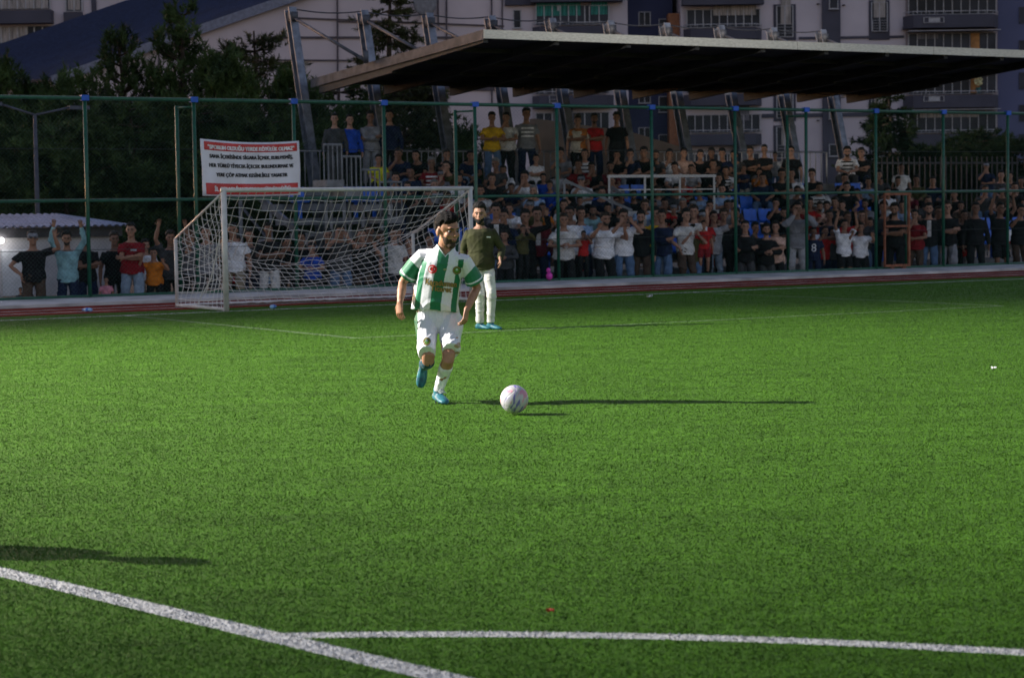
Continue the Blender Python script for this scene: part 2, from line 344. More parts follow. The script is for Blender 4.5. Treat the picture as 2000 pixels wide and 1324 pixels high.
# rear frame sits GD behind the goal line
def solve_rear():
    best = None
    for i in range(100, 400):
        d = i / 100; P = W(GU0, GV + d, 1.2); r = P - CAMP; x = 1000 + FPX * (r @ RT) / (r @ FW)
        if best is None or abs(x - 343) < best[0]: best = (abs(x - 343), d)
    return best[1]
GD = solve_rear()
_d = ray(343, 466); _t = (GV + GD - (CAMP - O0) @ EV) / (_d @ EV); GZ = float((CAMP + _d * _t)[2])
goal = thingW('football_goal', (GU0 + GU1) / 2, GV, 0, 'white football goal with a sagging white net', 'goal')
def gpart(name, pts, r, n=12):
    b = MB(); b.tube(pts, r, n); b.build(name, WHITE_PAINT, goal, True)
gpart('goal_post', [W(GU0, GV, 0), W(GU0, GV, GH)], .050); gpart('goal_post', [W(GU1, GV, 0), W(GU1, GV, GH)], .042)
gpart('crossbar', [W(GU0 - .05, GV, GH), W(GU1 + .05, GV, GH)], .038)
for gu in (GU0, GU1):
    gpart('rear_post', [W(gu, GV + GD, 0), W(gu, GV + GD, GZ)], .032, 8)
    gpart('side_stay', [W(gu, GV + .02, GH - .03), W(gu, GV + GD, GZ)], .020, 8)
    gpart('ground_bar', [W(gu, GV, .035), W(gu, GV + GD, .035)], .03, 8)
gpart('rear_ground_bar', [W(GU0, GV + GD, .035), W(GU1, GV + GD, .035)], .03, 8)
# net: strands following a sagging sheet (roof slope then back drop), and two side panels
nb_ = MB(); nu = 31; 
def netp(s, t):   # s along width 0..1, t 0..1 roof+back
    sag = 4 * s * (1 - s)
    if t < .45:
        q = t / .45; v = GV + GD * q; z = GH + (GZ - GH) * q; dz = -.55 * sag * q - .10 * math.sin(math.pi * q) - .02 * math.sin(s * 44) * q
    else:
        q = (t - .45) / .55; v = GV + GD + .03; z = GZ * (1 - q) + .03; dz = -.55 * sag * (1 - q); v -= .25 * sag * math.sin(math.pi * min(1, q * 1.0)) * .6
    z = max(.04, z + dz)
    return W(GU0 + (GU1 - GU0) * s, v + .02 * math.sin(s * 60 + t * 20), z + .012 * math.sin(s * 35 + t * 33))
RN = .0056
for i in range(20):
    t = i / 19; nb_.tube([netp(s / 60, t) for s in range(61)], RN, 4, False)
for i in range(nu + 1):
    s = i / nu; nb_.tube([netp(min(1, max(0, s + .22 * (t / 26))), t / 26) for t in range(27)], RN, 4, False)
for gu in (GU0, GU1):
    def sp(a, z):
        top = GH + (GZ - GH) * a
        return W(gu + .14 * math.sin(math.pi * a) * math.sin(math.pi * min(1, z)), GV + GD * a, .03 + (top - .03) * z)
    for i in range(1, 10): nb_.tube([sp(a / 16, i / 10 - .03 * math.sin(math.pi * a / 16)) for a in range(17)], RN, 4, False)
    for i in range(1, 11): nb_.tube([sp(i / 11 + .02 * math.sin(z), z / 16) for z in range(17)], RN, 4, False)
    nb_.tube([sp(.15, .65), sp(.4, .3), sp(.6, .02)], RN * 2, 4, False)
# bunched net at the ground
for k in range(7):
    nb_.tube([W(GU0 + (GU1 - GU0) * s / 50, GV + GD - .05 - .12 * math.sin(s * .9 + k) * .5 - .03 * k, .03 + .03 * abs(math.sin(s * 1.7 + k * 2))) for s in range(51)], RN * 1.6, 4, False)
    nb_.tube([W(GU0 + .03 * math.sin(s + k), GV + GD * s / 20, .03 + .03 * abs(math.sin(s * 1.7 + k * 2))) for s in range(21)], RN * 1.6, 4, False)
nb_.build('net', mat('net_cord', (.64, .62, .62), .8, .1), goal)
# ------------------------------------------------------------------ grandstand
SU0, SU1 = 8.6, 27.6
ROWV = [2.3 + .8 * k for k in range(6)]; ROWZ = [.17 + .345 * k for k in range(6)]; WALKZ = 2.30
stand = thingW('grandstand', SU0, 2, 0, 'stepped steel grandstand with coloured seats full of spectators', 'grandstand')
STEP = mat('stand_deck', (.20, .20, .21), .8, .2, 3)
b = MB()
for k in range(6):
    e = SU1 + (8 if k < 3 else 0)
    b.box((SU0, ROWV[k] - .38, ROWZ[k] - .16 - .0), (e, ROWV[k] + .42, ROWZ[k]), W)
b.box((SU0, ROWV[5] + .42, WALKZ - .2), (SU1, 8.3, WALKZ), W); b.build('terrace', STEP, stand)
for u in (SU0 + .06, SU0 + 4.5, SU0 + 9, SU0 + 13.5, SU1 - .06):
    b = MB(); b.beam(W(u, 1.95, .05), W(u, 7.2, 2.2), .08, .16)
    for k in (1, 3, 5): b.beam(W(u, ROWV[k], 0), W(u, ROWV[k], ROWZ[k] - .16), .07, .07, (1, 0, 0))
    b.beam(W(u, 8.1, 0), W(u, 8.1, WALKZ - .2), .09, .09, (1, 0, 0)); b.beam(W(u, ROWV[3], .1), W(u, 8.1, 1.9), .05, .05)
    b.build('support_truss', STEEL, stand)
# back rail
def railing(name, pts, h, m, bars=6, parent=None, r=.022, mid=True):
    b = MB()
    for p, q in zip(pts[:-1], pts[1:]):
        p = np.array(p); q = np.array(q); up = np.array([0, 0, h])
        b.tube([p + up, q + up], r, 6)
        if mid: b.tube([p + up * .5, q + up * .5], r * .7, 6)
        for i in range(bars + 1):
            a = p + (q - p) * i / bars; b.tube([a, a + up * (1 if i % 1 == 0 else 1)], r * (1.3 if i in (0, bars) else .8), 5)
    return b.build(name, m, parent, True)
RAILM = mat('grey_rail_paint', (.22, .22, .235), .5, .15, 4)
railing('back_railing', [W(SU0, 8.2, WALKZ), W(SU1, 8.2, WALKZ)], .95, RAILM, 90, stand, .02, False)
# stepped side railing at the left end
b = MB(); F = lambda u, v, z: W(u, v, z)
steps = [(632, 667, 283), (668, 704, 306), (705, 741, 332), (742, 784, 356)]
for (x0, x1, yt) in steps:
    u0, z0 = atv(x0, yt, 3.0); u1, z1 = atv(x1, yt, 3.0); z0 = (z0 + z1) / 2
    b.tube([W(u0, 3, z0), W(u1, 3, z0)], .028, 6)
    for i in range(5):
        u = u0 + (u1 - u0) * i / 4; b.beam(W(u, 3, z0 - .8), W(u, 3, z0), .05 if i in (0, 4) else .028, .03, (1, 0, 0))
    b.box((u0, 2.9, z0 - .95), (u1, 3.6, z0 - .8), W)
    b.beam(W(u0 + .03, 3, 0), W(u0 + .03, 3, z0 - .95), .07, .07, (1, 0, 0)); b.beam(W(u1, 3.6, 0), W(u1, 3.6, z0 - .95), .07, .07, (1, 0, 0))
b.build('stair_railing', RAILM, stand)
# white mid railing
b = MB(); u0 = atv(1187, 342, 3.5)[0]; u1 = atv(1397, 345, 3.5)[0]
b.beam(W(u0, 3.5, 2.48), W(u1, 3.5, 2.48), .07, .07); b.beam(W(u0, 3.5, 2.14), W(u1, 3.5, 2.14), .03, .03)
for i in range(4): uu = u0 + .04 + (u1 - u0 - .08) * i / 3; b.beam(W(uu, 3.5, 1.3), W(uu, 3.5, 2.445), .07, .05, (1, 0, 0))
b.box((u0 + .5, 3.35, 1.45), (u1, 3.48, 1.6), W)
b.build('white_railing', WHITE_PAINT, stand)
for (xa, ya, xb, yb) in ((1102, 352, 1235, 412), (1195, 366, 1225, 386)):
    ua, za = atv(xa, ya, 3.2); ub, zb = atv(xb, yb, 2.3); b = MB(); b.beam(W(ua, 3.2, za), W(ub, 2.3, zb), .04, .07); b.beam(W(ua, 3.2, za - .6), W(ua, 3.2, za), .06, .06, (1, 0, 0)); b.build('stair_handrail', RAILM, stand)
# canopy
can = thingW('canopy', 11.31, 9.34, 5.1, 'dark flat stand canopy hung from leaning steel masts', 'canopy')
CU0, CU1, CVF, CVB, CZF, CZB = 11.31, 29.2, .5, 9.34, 5.70, 5.16
def cz(v): return CZB + (CZF - CZB) * (CVB - v) / (CVB - CVF)
def slab(u0, u1, v0, v1, t0, t1):
    p = [W(u0, v0, cz(v0) - t1), W(u1, v0, cz(v0) - t1), W(u1, v1, cz(v1) - t1), W(u0, v1, cz(v1) - t1), W(u0, v0, cz(v0) - t0), W(u1, v0, cz(v0) - t0), W(u1, v1, cz(v1) - t0), W(u0, v1, cz(v1) - t0)]
    b = MB(); b.hexa(p); return b
slab(CU0 + .02, CU1 - .02, CVF + .03, CVB, .03, .12).build('roof_sheet', DARK_STEEL, can)
for i in range(4):
    ua = CU0 + (CU1 - CU0) * i / 4; slab(ua, ua + (CU1 - CU0) / 4 - .012, CVF, CVF + .028, 0, .195).build('front_fascia', FASCIA, can)
SIDEF = mat('side_fascia_grey', (.10, .10, .115), .6, .2, 4, metal=.3); slab(CU0 - .01, CU0 + .02, CVF + .03, CVB + .1, 0, .22).build('side_fascia', SIDEF, can); slab(CU1 - .02, CU1 + .01, CVF + .03, CVB + .1, 0, .22).build('side_fascia', STEEL, can)
NM = 10
for i in range(NM):
    u = CU0 + (CU1 - CU0) * i / (NM - 1); u += .06 if i == 0 else (-.06 if i == NM - 1 else 0)
    if i == 0: u = CU0 - .14
    P0, P1 = W(u, 8.35, 0), W(u, 10.3, 7.05)
    b = MB(); dvec = (P1 - P0) / np.linalg.norm(P1 - P0); un = EU
    for s_ in (-1, 1): b.beam(P0 + np.cross(dvec, un) * .13 * s_, P1 + np.cross(dvec, un) * .13 * s_, .22, .03, np.cross(dvec, un))
    b.beam(P0, P1, .03, .23, np.cross(dvec, un)); b.box((u - .2, 8.1, 0), (u + .2, 8.6, .04), W)
    ms = b.build('mast', STEEL, can)
    b = MB(); S0 = P0 + dvec * (6.95 / dvec[2] * .985); S1 = W(u, 6.0, cz(6.0) + .02)
    b.tube([S0, S1], .045, 8); b.beam(S1 - np.array([0, 0, .05]), S1 + np.array([0, 0, .25]), .12, .12, (1, 0, 0)); b.box((u - .08, 10.0, 6.7), (u + .08, 10.35, 6.95), W); b.build('tie_strut', SIDEF, can, True)
    vv = [(CVB - .3, .30), (5, .26), (CVF + .1, .12)]
    b = MB(); pts = [W(u if i else CU0 + .1, v, cz(v) - .12 - t / 2) for v, t in vv]
    for (p, q, (v0, t0), (v1, t1)) in zip(pts[:-1], pts[1:], vv[:-1], vv[1:]): b.beam(p, q, .12, (t0 + t1) / 2)
    b.build('rafter', DARK_STEEL, can)
    if i < NM - 1:
        b = MB(); u2 = CU0 + (CU1 - CU0) * (i + 1) / (NM - 1); Q0, Q1 = W(u, 10.3, 7.06), W(u2, 10.3, 7.06)
        b.tube([Q0 + (Q1 - Q0) * t / 6 - np.array([0, 0, .08 * math.sin(math.pi * t / 6)]) for t in range(7)], .018, 5, False); b.build('cable', mat('cable_dark', (.06, .06, .07), .5), can)
for v in (2.5, 4.5, 6.5, 8.5):
    b = MB(); b.beam(W(CU0 + .05, v, cz(v) - .17), W(CU1 - .05, v, cz(v) - .17), .08, .1); b.build('purlin', DARK_STEEL, can)
# ------------------------------------------------------------------ figures
def smooth3(a, b, t): return a + (b - a) * t
def V_(*a): return np.array(a, float)
def loft(mb, rings, n=14):
    """rings: (center, axis_x, axis_y) closed tube, pole caps"""
    base = len(mb.v)
    for c, ax, ay in rings:
        for j in range(n):
            t = 2 * math.pi * j / n; mb.v.append(tuple(c + ax * math.cos(t) + ay * math.sin(t)))
    k = len(rings)
    for i in range(k - 1):
        for j in range(n):
            a = base + i * n + j; b2 = base + i * n + (j + 1) % n; mb.f.append((a, b2, b2 + n, a + n))
    mb.f.append(tuple(base + j for j in range(n))[::-1]); mb.f.append(tuple(base + (k - 1) * n + j for j in range(n)))
def limb(mb, pts, rad, ref=(1, 0, 0), ends=(True, True), n=12):
    pts = [np.array(p, float) for p in pts]; rad = [r if hasattr(r, '__len__') else (r, r) for r in rad]
    rings = []
    for i, p in enumerate(pts):
        t = pts[min(i + 1, len(pts) - 1)] - pts[max(i - 1, 0)]; t = t / (np.linalg.norm(t) + 1e-9)
        y = np.cross(t, np.array(ref, float)); y /= np.linalg.norm(y) + 1e-9; x = np.cross(y, t)
        e = .75 * min(rad[i])
        if i == 0 and ends[0]: rings += [(p - t * e, x * rad[i][0] * .45, y * rad[i][1] * .45), (p - t * e * .6, x * rad[i][0] * .8, y * rad[i][1] * .8)]
        rings.append((p, x * rad[i][0], y * rad[i][1]))
        if i == len(pts) - 1 and ends[1]: rings += [(p + t * e * .6, x * rad[i][0] * .8, y * rad[i][1] * .8), (p + t * e, x * rad[i][0] * .45, y * rad[i][1] * .45)]
    loft(mb, rings, n)
def ik(A, T, l1, l2, pole):
    A = np.array(A, float); T = np.array(T, float); d = T - A; L = np.linalg.norm(d); 
    if L > (l1 + l2) * .999: d = d / L * (l1 + l2) * .999; L = (l1 + l2) * .999; T = A + d
    if L < abs(l1 - l2) + .02: L = abs(l1 - l2) + .02; T = A + d / (np.linalg.norm(d) + 1e-9) * L; d = T - A
    n = d / L; a = (l1 * l1 - l2 * l2 + L * L) / (2 * L); h = math.sqrt(max(0, l1 * l1 - a * a))
    p = np.array(pole, float); p = p - n * (p @ n); p /= np.linalg.norm(p) + 1e-9
    return A + n * a + p * h, T
def remesh(mb, vox, it=4, name='m'):
    me = mb.mesh(name); o = bpy.data.objects.new('tmp', me); COL.objects.link(o)
    r = o.modifiers.new('r', 'REMESH'); r.mode = 'VOXEL'; r.voxel_size = vox; s = o.modifiers.new('s', 'SMOOTH'); s.factor = .5; s.iterations = it
    dg = bpy.context.evaluated_depsgraph_get(); m2 = bpy.data.meshes.new_from_object(o.evaluated_get(dg))
    bpy.data.objects.remove(o); bpy.data.meshes.remove(me)
    n = len(m2.vertices); co = np.empty(n * 3, np.float32); m2.vertices.foreach_get('co', co)
    nl = len(m2.loops); li = np.empty(nl, np.int32); m2.loops.foreach_get('vertex_index', li)
    nr = np.empty(n * 3, np.float32); m2.vertex_normals.foreach_get('vector', nr)
    tot = np.empty(len(m2.polygons), np.int32); m2.polygons.foreach_get('loop_total', tot)
    bpy.data.meshes.remove(m2)
    co = co.reshape(-1, 3).astype(float); nr = nr.reshape(-1, 3)
    if (tot == 4).all(): F = li.reshape(-1, 4)
    else:
        st = np.concatenate([[0], np.cumsum(tot)[:-1]]); F = np.array([[li[s0], li[s0 + 1], li[s0 + 2], li[s0 + min(3, t - 1)]] for s0, t in zip(st, tot) if t == 4])
    return co, F, nr
def wrinkle(co, nr, amp, seed=0, f=22):
    rs2 = np.random.RandomState(seed); d = np.zeros(len(co))
    for i in range(7):
        k = rs2.randn(3); k = k / np.linalg.norm(k) * f * (.5 + i * .35); ph = rs2.rand() * 6
        d += np.sin(co @ k + ph + 1.7 * np.sin(co[:, [1, 2, 0]] @ k * .4)) / (1 + i * .5)
    return co + nr * (d * amp)[:, None]
def crease(co, nr, amp, seed=0, f=14, w=None):
    rs2 = np.random.RandomState(seed); d = np.zeros(len(co))
    for i in range(5):
        k = rs2.randn(3) * V_(1, 1, .75); k = k / np.linalg.norm(k) * f * (.6 + i * .35); ph = rs2.rand() * 6; q = co @ k + ph + 1.3 * np.sin(co[:, [1, 2, 0]] @ (k * .5) + ph)
        d += (np.clip(1 - np.abs(np.sin(q)) * 2.2, 0, 1) ** 1.5) * (.5 + .5 * np.sin(co @ (k[[2, 0, 1]] * .35) + i))
    if w is not None: d = d * w
    return co + nr * (d * amp)[:, None]
def base_pose(**kw):
    p = dict(P=V_(0, 0, .93), N=V_(0, -.02, 1.44), H=V_(0, -.05, 1.625), hy=0, hp=0, hw=1.0, pel=V_(1, 0, 0), sho=V_(1, 0, 0),
             wr=V_(-.27, -.06, .84), wl=V_(.27, -.06, .84), er=(-.3, .6, 0), el=(.3, .6, 0), hdr=(0, -.15, -1), hdl=(0, -.15, -1), hnr=(1, 0, 0), hnl=(-1, 0, 0), cr=.5, cl=.5,
             ar=V_(-.12, .02, .09), al=V_(.12, .02, .09), kr=(-.1, -1, 0), kl=(.1, -1, 0), fr=(-.25, -1, 0), fl=(.25, -1, 0), sit=False)
    p.update(kw); return p
POSES = {
 'down': base_pose(), 
 'cross': base_pose(wr=V_(.11, -.25, 1.17), wl=V_(-.11, -.22, 1.13), er=(-1, -.2, -.8), el=(1, -.2, -.8), hdr=(1, .1, .15), hdl=(-1, .1, .15), hnr=(0, 1, 0), hnl=(0, 1, 0)),
 'fence': base_pose(wr=V_(-.24, -.40, 1.46), wl=V_(.22, -.40, 1.40), er=(-.8, 0, -1), el=(.8, 0, -1), hdr=(0, -.4, 1), hdl=(0, -.4, 1), hnr=(0, -1, 0), hnl=(0, -1, 0), cr=.9, cl=.9, N=V_(0, -.06, 1.43), H=V_(0, -.10, 1.61)),
 'up': base_pose(wr=V_(-.22, -.14, 1.86), wl=V_(.26, -.12, 1.84), er=(-1, -.1, 0), el=(1, -.1, 0), hdr=(.1, -.1, 1), hdl=(-.1, -.1, 1), hnr=(0, -1, 0), hnl=(0, -1, 0)),
 'one': base_pose(wl=V_(.33, -.28, 1.66), el=(1, 0, -.6), hdl=(0, 0, 1), hnl=(0, -1, 0), wr=V_(-.2, -.15, .98), er=(-1, .3, 0)),
 'face': base_pose(wr=V_(-.10, -.27, 1.50), wl=V_(.10, -.27, 1.50), er=(-.9, -.3, -1), el=(.9, -.3, -1), hdr=(.3, .3, 1), hdl=(-.3, .3, 1), hnr=(0, 1, 0), hnl=(0, 1, 0), H=V_(0, -.07, 1.61)),
 'front': base_pose(wr=V_(-.07, -.30, 1.12), wl=V_(.07, -.30, 1.12), er=(-1, .2, -.5), el=(1, .2, -.5), hdr=(.4, -1, .3), hdl=(-.4, -1, .3), cr=.8, cl=.8),
 'chinup': base_pose(wr=V_(-.02, -.22, 1.44), er=(-.6, -.5, -1), hdr=(.2, .2, 1), hnr=(0, 1, 0), wl=V_(.02, -.24, 1.10), el=(1, -.2, -.6), hdl=(-1, 0, .1), hnl=(0, 1, 0), cr=1),
}
def sit_pose(**kw):
    p = dict(P=V_(0, .10, .52), N=V_(0, -.02, 1.02), H=V_(0, -.10, 1.19), ar=V_(-.15, -.36, .09), al=V_(.15, -.36, .09), kr=(-.15, -.3, 1), kl=(.15, -.3, 1),
             wr=V_(-.12, -.40, .66), wl=V_(.12, -.40, .66), er=(-.7, .4, -.2), el=(.7, .4, -.2), hdr=(.2, -1, -.2), hdl=(-.2, -1, -.2), hnr=(0, 0, -1), hnl=(0, 0, -1), sit=True)
    p.update(kw); return base_pose(**p)
POSES.update({
 'lap': sit_pose(),
 'lean': sit_pose(N=V_(0, -.20, .98), H=V_(0, -.31, 1.13), wr=V_(-.05, -.52, .64), wl=V_(.05, -.52, .64), hdr=(.5, -1, -.4), hdl=(-.5, -1, -.4), cr=.9, cl=.9),
 'chin': sit_pose(N=V_(0, -.16, .99), H=V_(0, -.27, 1.15), wr=V_(-.02, -.40, 1.00), er=(-.5, -.6, -1), hdr=(.1, .2, 1), hnr=(0, 1, 0), wl=V_(.06, -.48, .66), cr=1),
 'scross': sit_pose(wr=V_(.11, -.25, .80), wl=V_(-.11, -.22, .77), er=(-1, -.2, -.8), el=(1, -.2, -.8), hdr=(1, .1, .1), hdl=(-1, .1, .1), hnr=(0, 1, 0), hnl=(0, 1, 0)),
 'sface': sit_pose(N=V_(0, -.18, .99), H=V_(0, -.29, 1.13), wr=V_(-.10, -.42, 1.0), wl=V_(.10, -.42, 1.0), er=(-.9, -.3, -1), el=(.9, -.3, -1), hdr=(.3, .2, 1), hdl=(-.3, .2, 1), hnr=(0, 1, 0), hnl=(0, 1, 0)),
})
def torso_rings(p, g=0.0, lo=0.0, hem=None, wide=1.0):
    """g = how much to inflate; returns rings from the hips to the neck base"""
    P, N = p['P'], p['N']; up = (N - P); L = np.linalg.norm(up); t = up / L; rings = []
    prof = [(-.10, .150, .105), (0, .165, .115), (.12, .158, .112), (.28, .140, .100), (.45, .148, .108), (.62, .165, .118), (.76, .176, .115), (.85, .158, .10), (.93, .112, .080), (1.0, .066, .064)]
    for q, w, d in prof:
        if q < lo: continue
        sx = p['pel'] * (1 - q) + p['sho'] * q; sx = sx / np.linalg.norm(sx); fy = np.cross(t, sx); fy /= np.linalg.norm(fy)
        c = P + up * q + fy * (.02 * math.sin(math.pi * max(0, q)))
        gg = g * (1 if q < .9 else .55)
        rings.append((c, sx * (w * wide + gg), fy * (d * (wide * .5 + .5) + gg)))
    if hem is not None:
        c, a, b2 = rings[0]; rings.insert(0, (P + up * hem, a * 1.04, b2 * 1.08))
    return rings
def joints(p):
    N, P, S = p['N'], p['P'], p['sho']; up = (N - P) / np.linalg.norm(N - P)
    j = {}
    for s, k in ((-1, 'r'), (1, 'l')):
        sh = N - up * .085 + S * s * .166; j['s' + k] = sh
        j['e' + k], j['w' + k] = ik(sh, p['w' + k], .29, .255, p['e' + k])
        hp = P - up * .02 + p['pel'] * s * .088; j['h' + k] = hp
        j['k' + k], j['a' + k] = ik(hp, p['a' + k], .43, .42, p['k' + k])
    if 'J' in p: j.update(p['J'])
    return j
def headM(p):
    return Matrix.Translation(Vector(p['H'])) @ Matrix.Rotation(p['hy'], 4, 'Z') @ Matrix.Rotation(p['hp'], 4, 'X') @ Matrix.Scale(p['hw'], 4)
def xf(M, pts): return [np.array(M @ Vector(q)) for q in pts]
def add_ball(mb, M, c, r, nu=14, nv=10):
    t = MB(); t.ball(c, r, nu, nv); mb.add([tuple(q) for q in xf(M, t.v)], t.f)
def hand(mb, fing, w, d, n, side, curl, k=1.0):
    d = np.array(d, float); d /= np.linalg.norm(d); n = np.array(n, float); n = n - d * (n @ d); n /= np.linalg.norm(n) + 1e-9; s = np.cross(d, n)
    limb(mb, [w - d * .02, w + d * .03 * k, w + d * .085 * k], [(.026, .02), (.036, .017), (.040, .014)], ref=s)
    def finger(o, ln, r, dd, cu):
        a = dd; pts = [o]
        for i, f in enumerate((.45, .32, .25)):
            a = a * math.cos(cu) + n * math.sin(cu) * 1.0; a /= np.linalg.norm(a); pts.append(pts[-1] + a * ln * f)
        limb(fing, pts, [r, r * .95, r * .85, r * .7], ref=s, n=6)
    for off, ln in ((-.030, .064), (-.0105, .076), (.0105, .071), (.030, .056)): finger(w + d * .078 * k + s * off * k, ln * k, .0088 * k, d, curl * .8)
    # thumb on the side facing the body front
    sg = side; finger(w + d * .02 * k + s * sg * .030 * k, .062 * k, .0105 * k, d * .7 + s * sg * .7 + n * .25, curl * .35)
def body_mesh(p, vox, fine=False):
    mb = MB(); fg = MB(); j = joints(p); N, H = p['N'], p['H']; M = headM(p)
    loft(mb, torso_rings(p))
    limb(mb, [N - V_(0, 0, .04), N * .6 + (np.array(M @ Vector((0, .02, -.07)))) * .4, np.array(M @ Vector((0, .015, -.04)))], [(.068, .064), (.056, .058), (.055, .058)])
    for k, s in (('r', -1), ('l', 1)):
        sh, e, w = j['s' + k], j['e' + k], j['w' + k]
        limb(mb, [sh - p['sho'] * s * .05, sh, sh * .5 + e * .5, e, e * .6 + w * .4, w], [.055, .056, .046, .038, .040, (.026, .022)])
        hand(mb, fg, w, p['hd' + k], p['hn' + k], s if k == 'r' else s, p['c' + k])
        h, kn, a = j['h' + k], j['k' + k], j['a' + k]
        back = np.array(p['k' + k], float); back = back / np.linalg.norm(back) * -.02
        limb(mb, [h, h * .6 + kn * .4, kn * .93 + h * .07, kn * .94 + a * .06, kn * .68 + a * .32 + back, kn * .3 + a * .7, a], [.085, .078, .056, .053, .057, .040, .036])
        limb(mb, [a, a + V_(*p['f' + k]) * .0 - V_(0, 0, .02)], [.034, .034])
    # head
    add_ball(mb, M, (0, .012, .032), (.076, .095, .088)); add_ball(mb, M, (0, -.020, -.035), (.060, .068, .080)); add_ball(mb, M, (0, -.055, -.095), (.030, .028, .024))
    add_ball(mb, M, (0, -.074, .030), (.050, .020, .012)); add_ball(mb, M, (0, -.005, -.062), (.054, .055, .045))
    for s in (-1, 1):
        add_ball(mb, M, (s * .078, .014, -.008), (.012, .020, .032)); add_ball(mb, M, (s * .040, -.062, -.022), (.022, .020, .018))
    limb(mb, xf(M, [(0, -.082, .020), (0, -.096, 0), (0, -.104, -.022), (0, -.090, -.030)]), [.010, .009, .0125, .010])
    if fine: add_ball(mb, M, (0, -.083, -.053), (.024, .011, .007)); add_ball(mb, M, (0, -.081, -.064), (.020, .010, .007))
    co, F, nr = remesh(mb, vox, 3 if not fine else 4)
    # eye sockets
    Mi = M.inverted(); R3 = np.array(Mi.to_3x3()); loc = co @ R3.T + np.array(Mi.translation)
    for s in (-1, 1):
        d2 = ((loc[:, 0] - s * .031) / .019) ** 2 + ((loc[:, 2] - .006) / .014) ** 2; msk = (d2 < 4) & (loc[:, 1] < -.03)
        push = np.where(msk, np.exp(-d2) * .010, 0); co = co + np.outer(push, np.array(M.to_3x3() @ Vector((0, 1, 0))))
    nf = len(co); fv = np.array(fg.v); quads = [f for f in fg.f if len(f) == 4]; tris = [f for f in fg.f if len(f) != 4]
    V = co; Fl = [tuple(f) for f in F]; mi = [0] * len(Fl)
    V = np.vstack([V, fv]); Fl += [tuple(i + nf for i in f) for f in fg.f]; mi += [0] * len(fg.f)
    # eyes: white ball + dark iris; brows in the hair material
    ex = MB(); exm = []
    def eadd(c, r, m, nu=8, nv=6):
        n0 = len(ex.f); add_ball(ex, M, c, r, nu, nv); exm.extend([m] * (len(ex.f) - n0))
    look = p.get('look', 0)
    for s in (-1, 1):
        eadd((s * .031, -.0655, .005), (.0125, .0115, .009 if fine else .008), 1 if fine else 2)
        eadd((s * .031 + look, -.0755, .0045), (.0066, .0045, .0066), 2)
        b0 = len(ex.f); limb(ex, xf(M, [(s * .012, -.088, .024), (s * .032, -.086, .030), (s * .052, -.068, .024)]), [(.004, .0045), (.005, .006), (.003, .004)], n=6); exm += [2] * (len(ex.f) - b0)
    b0 = len(ex.f)
    if fine: add_ball(ex, M, (0, -.0900, -.0560), (.021, .0075, .0075), 10, 6); exm += [3] * (len(ex.f) - b0)
    n0 = len(V); V = np.vstack([V, np.array(ex.v)]); Fl += [tuple(i + n0 for i in f) for f in ex.f]; mi += exm
    me = bpy.data.meshes.new('body'); me.from_pydata([tuple(q) for q in V], [], Fl); me.update()
    me.shade_smooth()
    for m in (None,) * 4: me.materials.append(m)
    me.polygons.foreach_set('material_index', np.array(mi, np.int32))
    return me, (co, F, nr, loc)
def shell(bd, M, crit, thick, name, amp=.3, seed=1, fine=False):
    """patch of the head surface pushed out: hair or beard"""
    co, F, nr, loc = bd; fm = crit(loc)[F].all(1); Fs = F[fm]
    if len(Fs) == 0: return None
    par = {int(q): int(q) for q in np.unique(Fs)}
    def fnd(a):
        while par[a] != a: par[a] = par[par[a]]; a = par[a]
        return a
    for q in Fs:
        a = fnd(int(q[0]))
        for w_ in q[1:]: par[fnd(int(w_))] = a
    rt = np.array([fnd(int(q[0])) for q in Fs]); vals, cn = np.unique(rt, return_counts=True); Fs = Fs[rt == vals[cn.argmax()]]
    ids, inv = np.unique(Fs, return_inverse=True); Fs = inv.reshape(-1, 4); v = co[ids]; n = nr[ids]; l = loc[ids]
    # boundary distance by iterations
    e = np.sort(np.concatenate([Fs[:, [0, 1]], Fs[:, [1, 2]], Fs[:, [2, 3]], Fs[:, [3, 0]]]), 1); ue, c = np.unique(e, axis=0, return_counts=True)
    bd_ = np.zeros(len(v)); bd_[:] = 9; bd_[np.unique(ue[c == 1])] = 0
    for _ in range(6):
        for a, b2 in ((0, 1), (1, 0)): np.minimum.at(bd_, ue[:, a], bd_[ue[:, b2]] + 1)
    f = np.clip(bd_ / (4 if fine else 2), 0, 1); rs2 = np.random.RandomState(seed)
    nzv = np.sin(l @ np.array([170, 60, 90.]) + seed) * np.sin(l @ np.array([-70, 150, 130.]))
    t = thick(l) * (.12 + .88 * f) * (1 + amp * nzv)
    v2 = v + n * t[:, None] * M.to_scale()[0]
    Vv = np.vstack([v - n * .002, v2]); k = len(v); Fl = [tuple(q + k) for q in Fs]
    be = [tuple(q) for q in ue[c == 1]]; dirs = {}
    for q in Fs:
        for a, b2 in ((0, 1), (1, 2), (2, 3), (3, 0)): dirs[(q[a], q[b2])] = 1
    for a, b2 in be:
        if (a, b2) in dirs: Fl.append((b2, a, a + k, b2 + k)[::-1])
        else: Fl.append((a, b2, b2 + k, a + k)[::-1])
    me = bpy.data.meshes.new(name); me.from_pydata([tuple(q) for q in Vv], [], Fl); me.update(); me.shade_smooth(); return me
def hair_crit(l):
    x, y, z = l[:, 0], l[:, 1], l[:, 2]; line = np.where(y < -.03, .075 + .0 * x, np.where(y < .02, .075 - (y + .03) * 1.5, -.0 - (y - .02) * .9))
    return (z > line) & (z > -.07) & ~((np.abs(x) > .074) & (z < .03) & (y < .035))
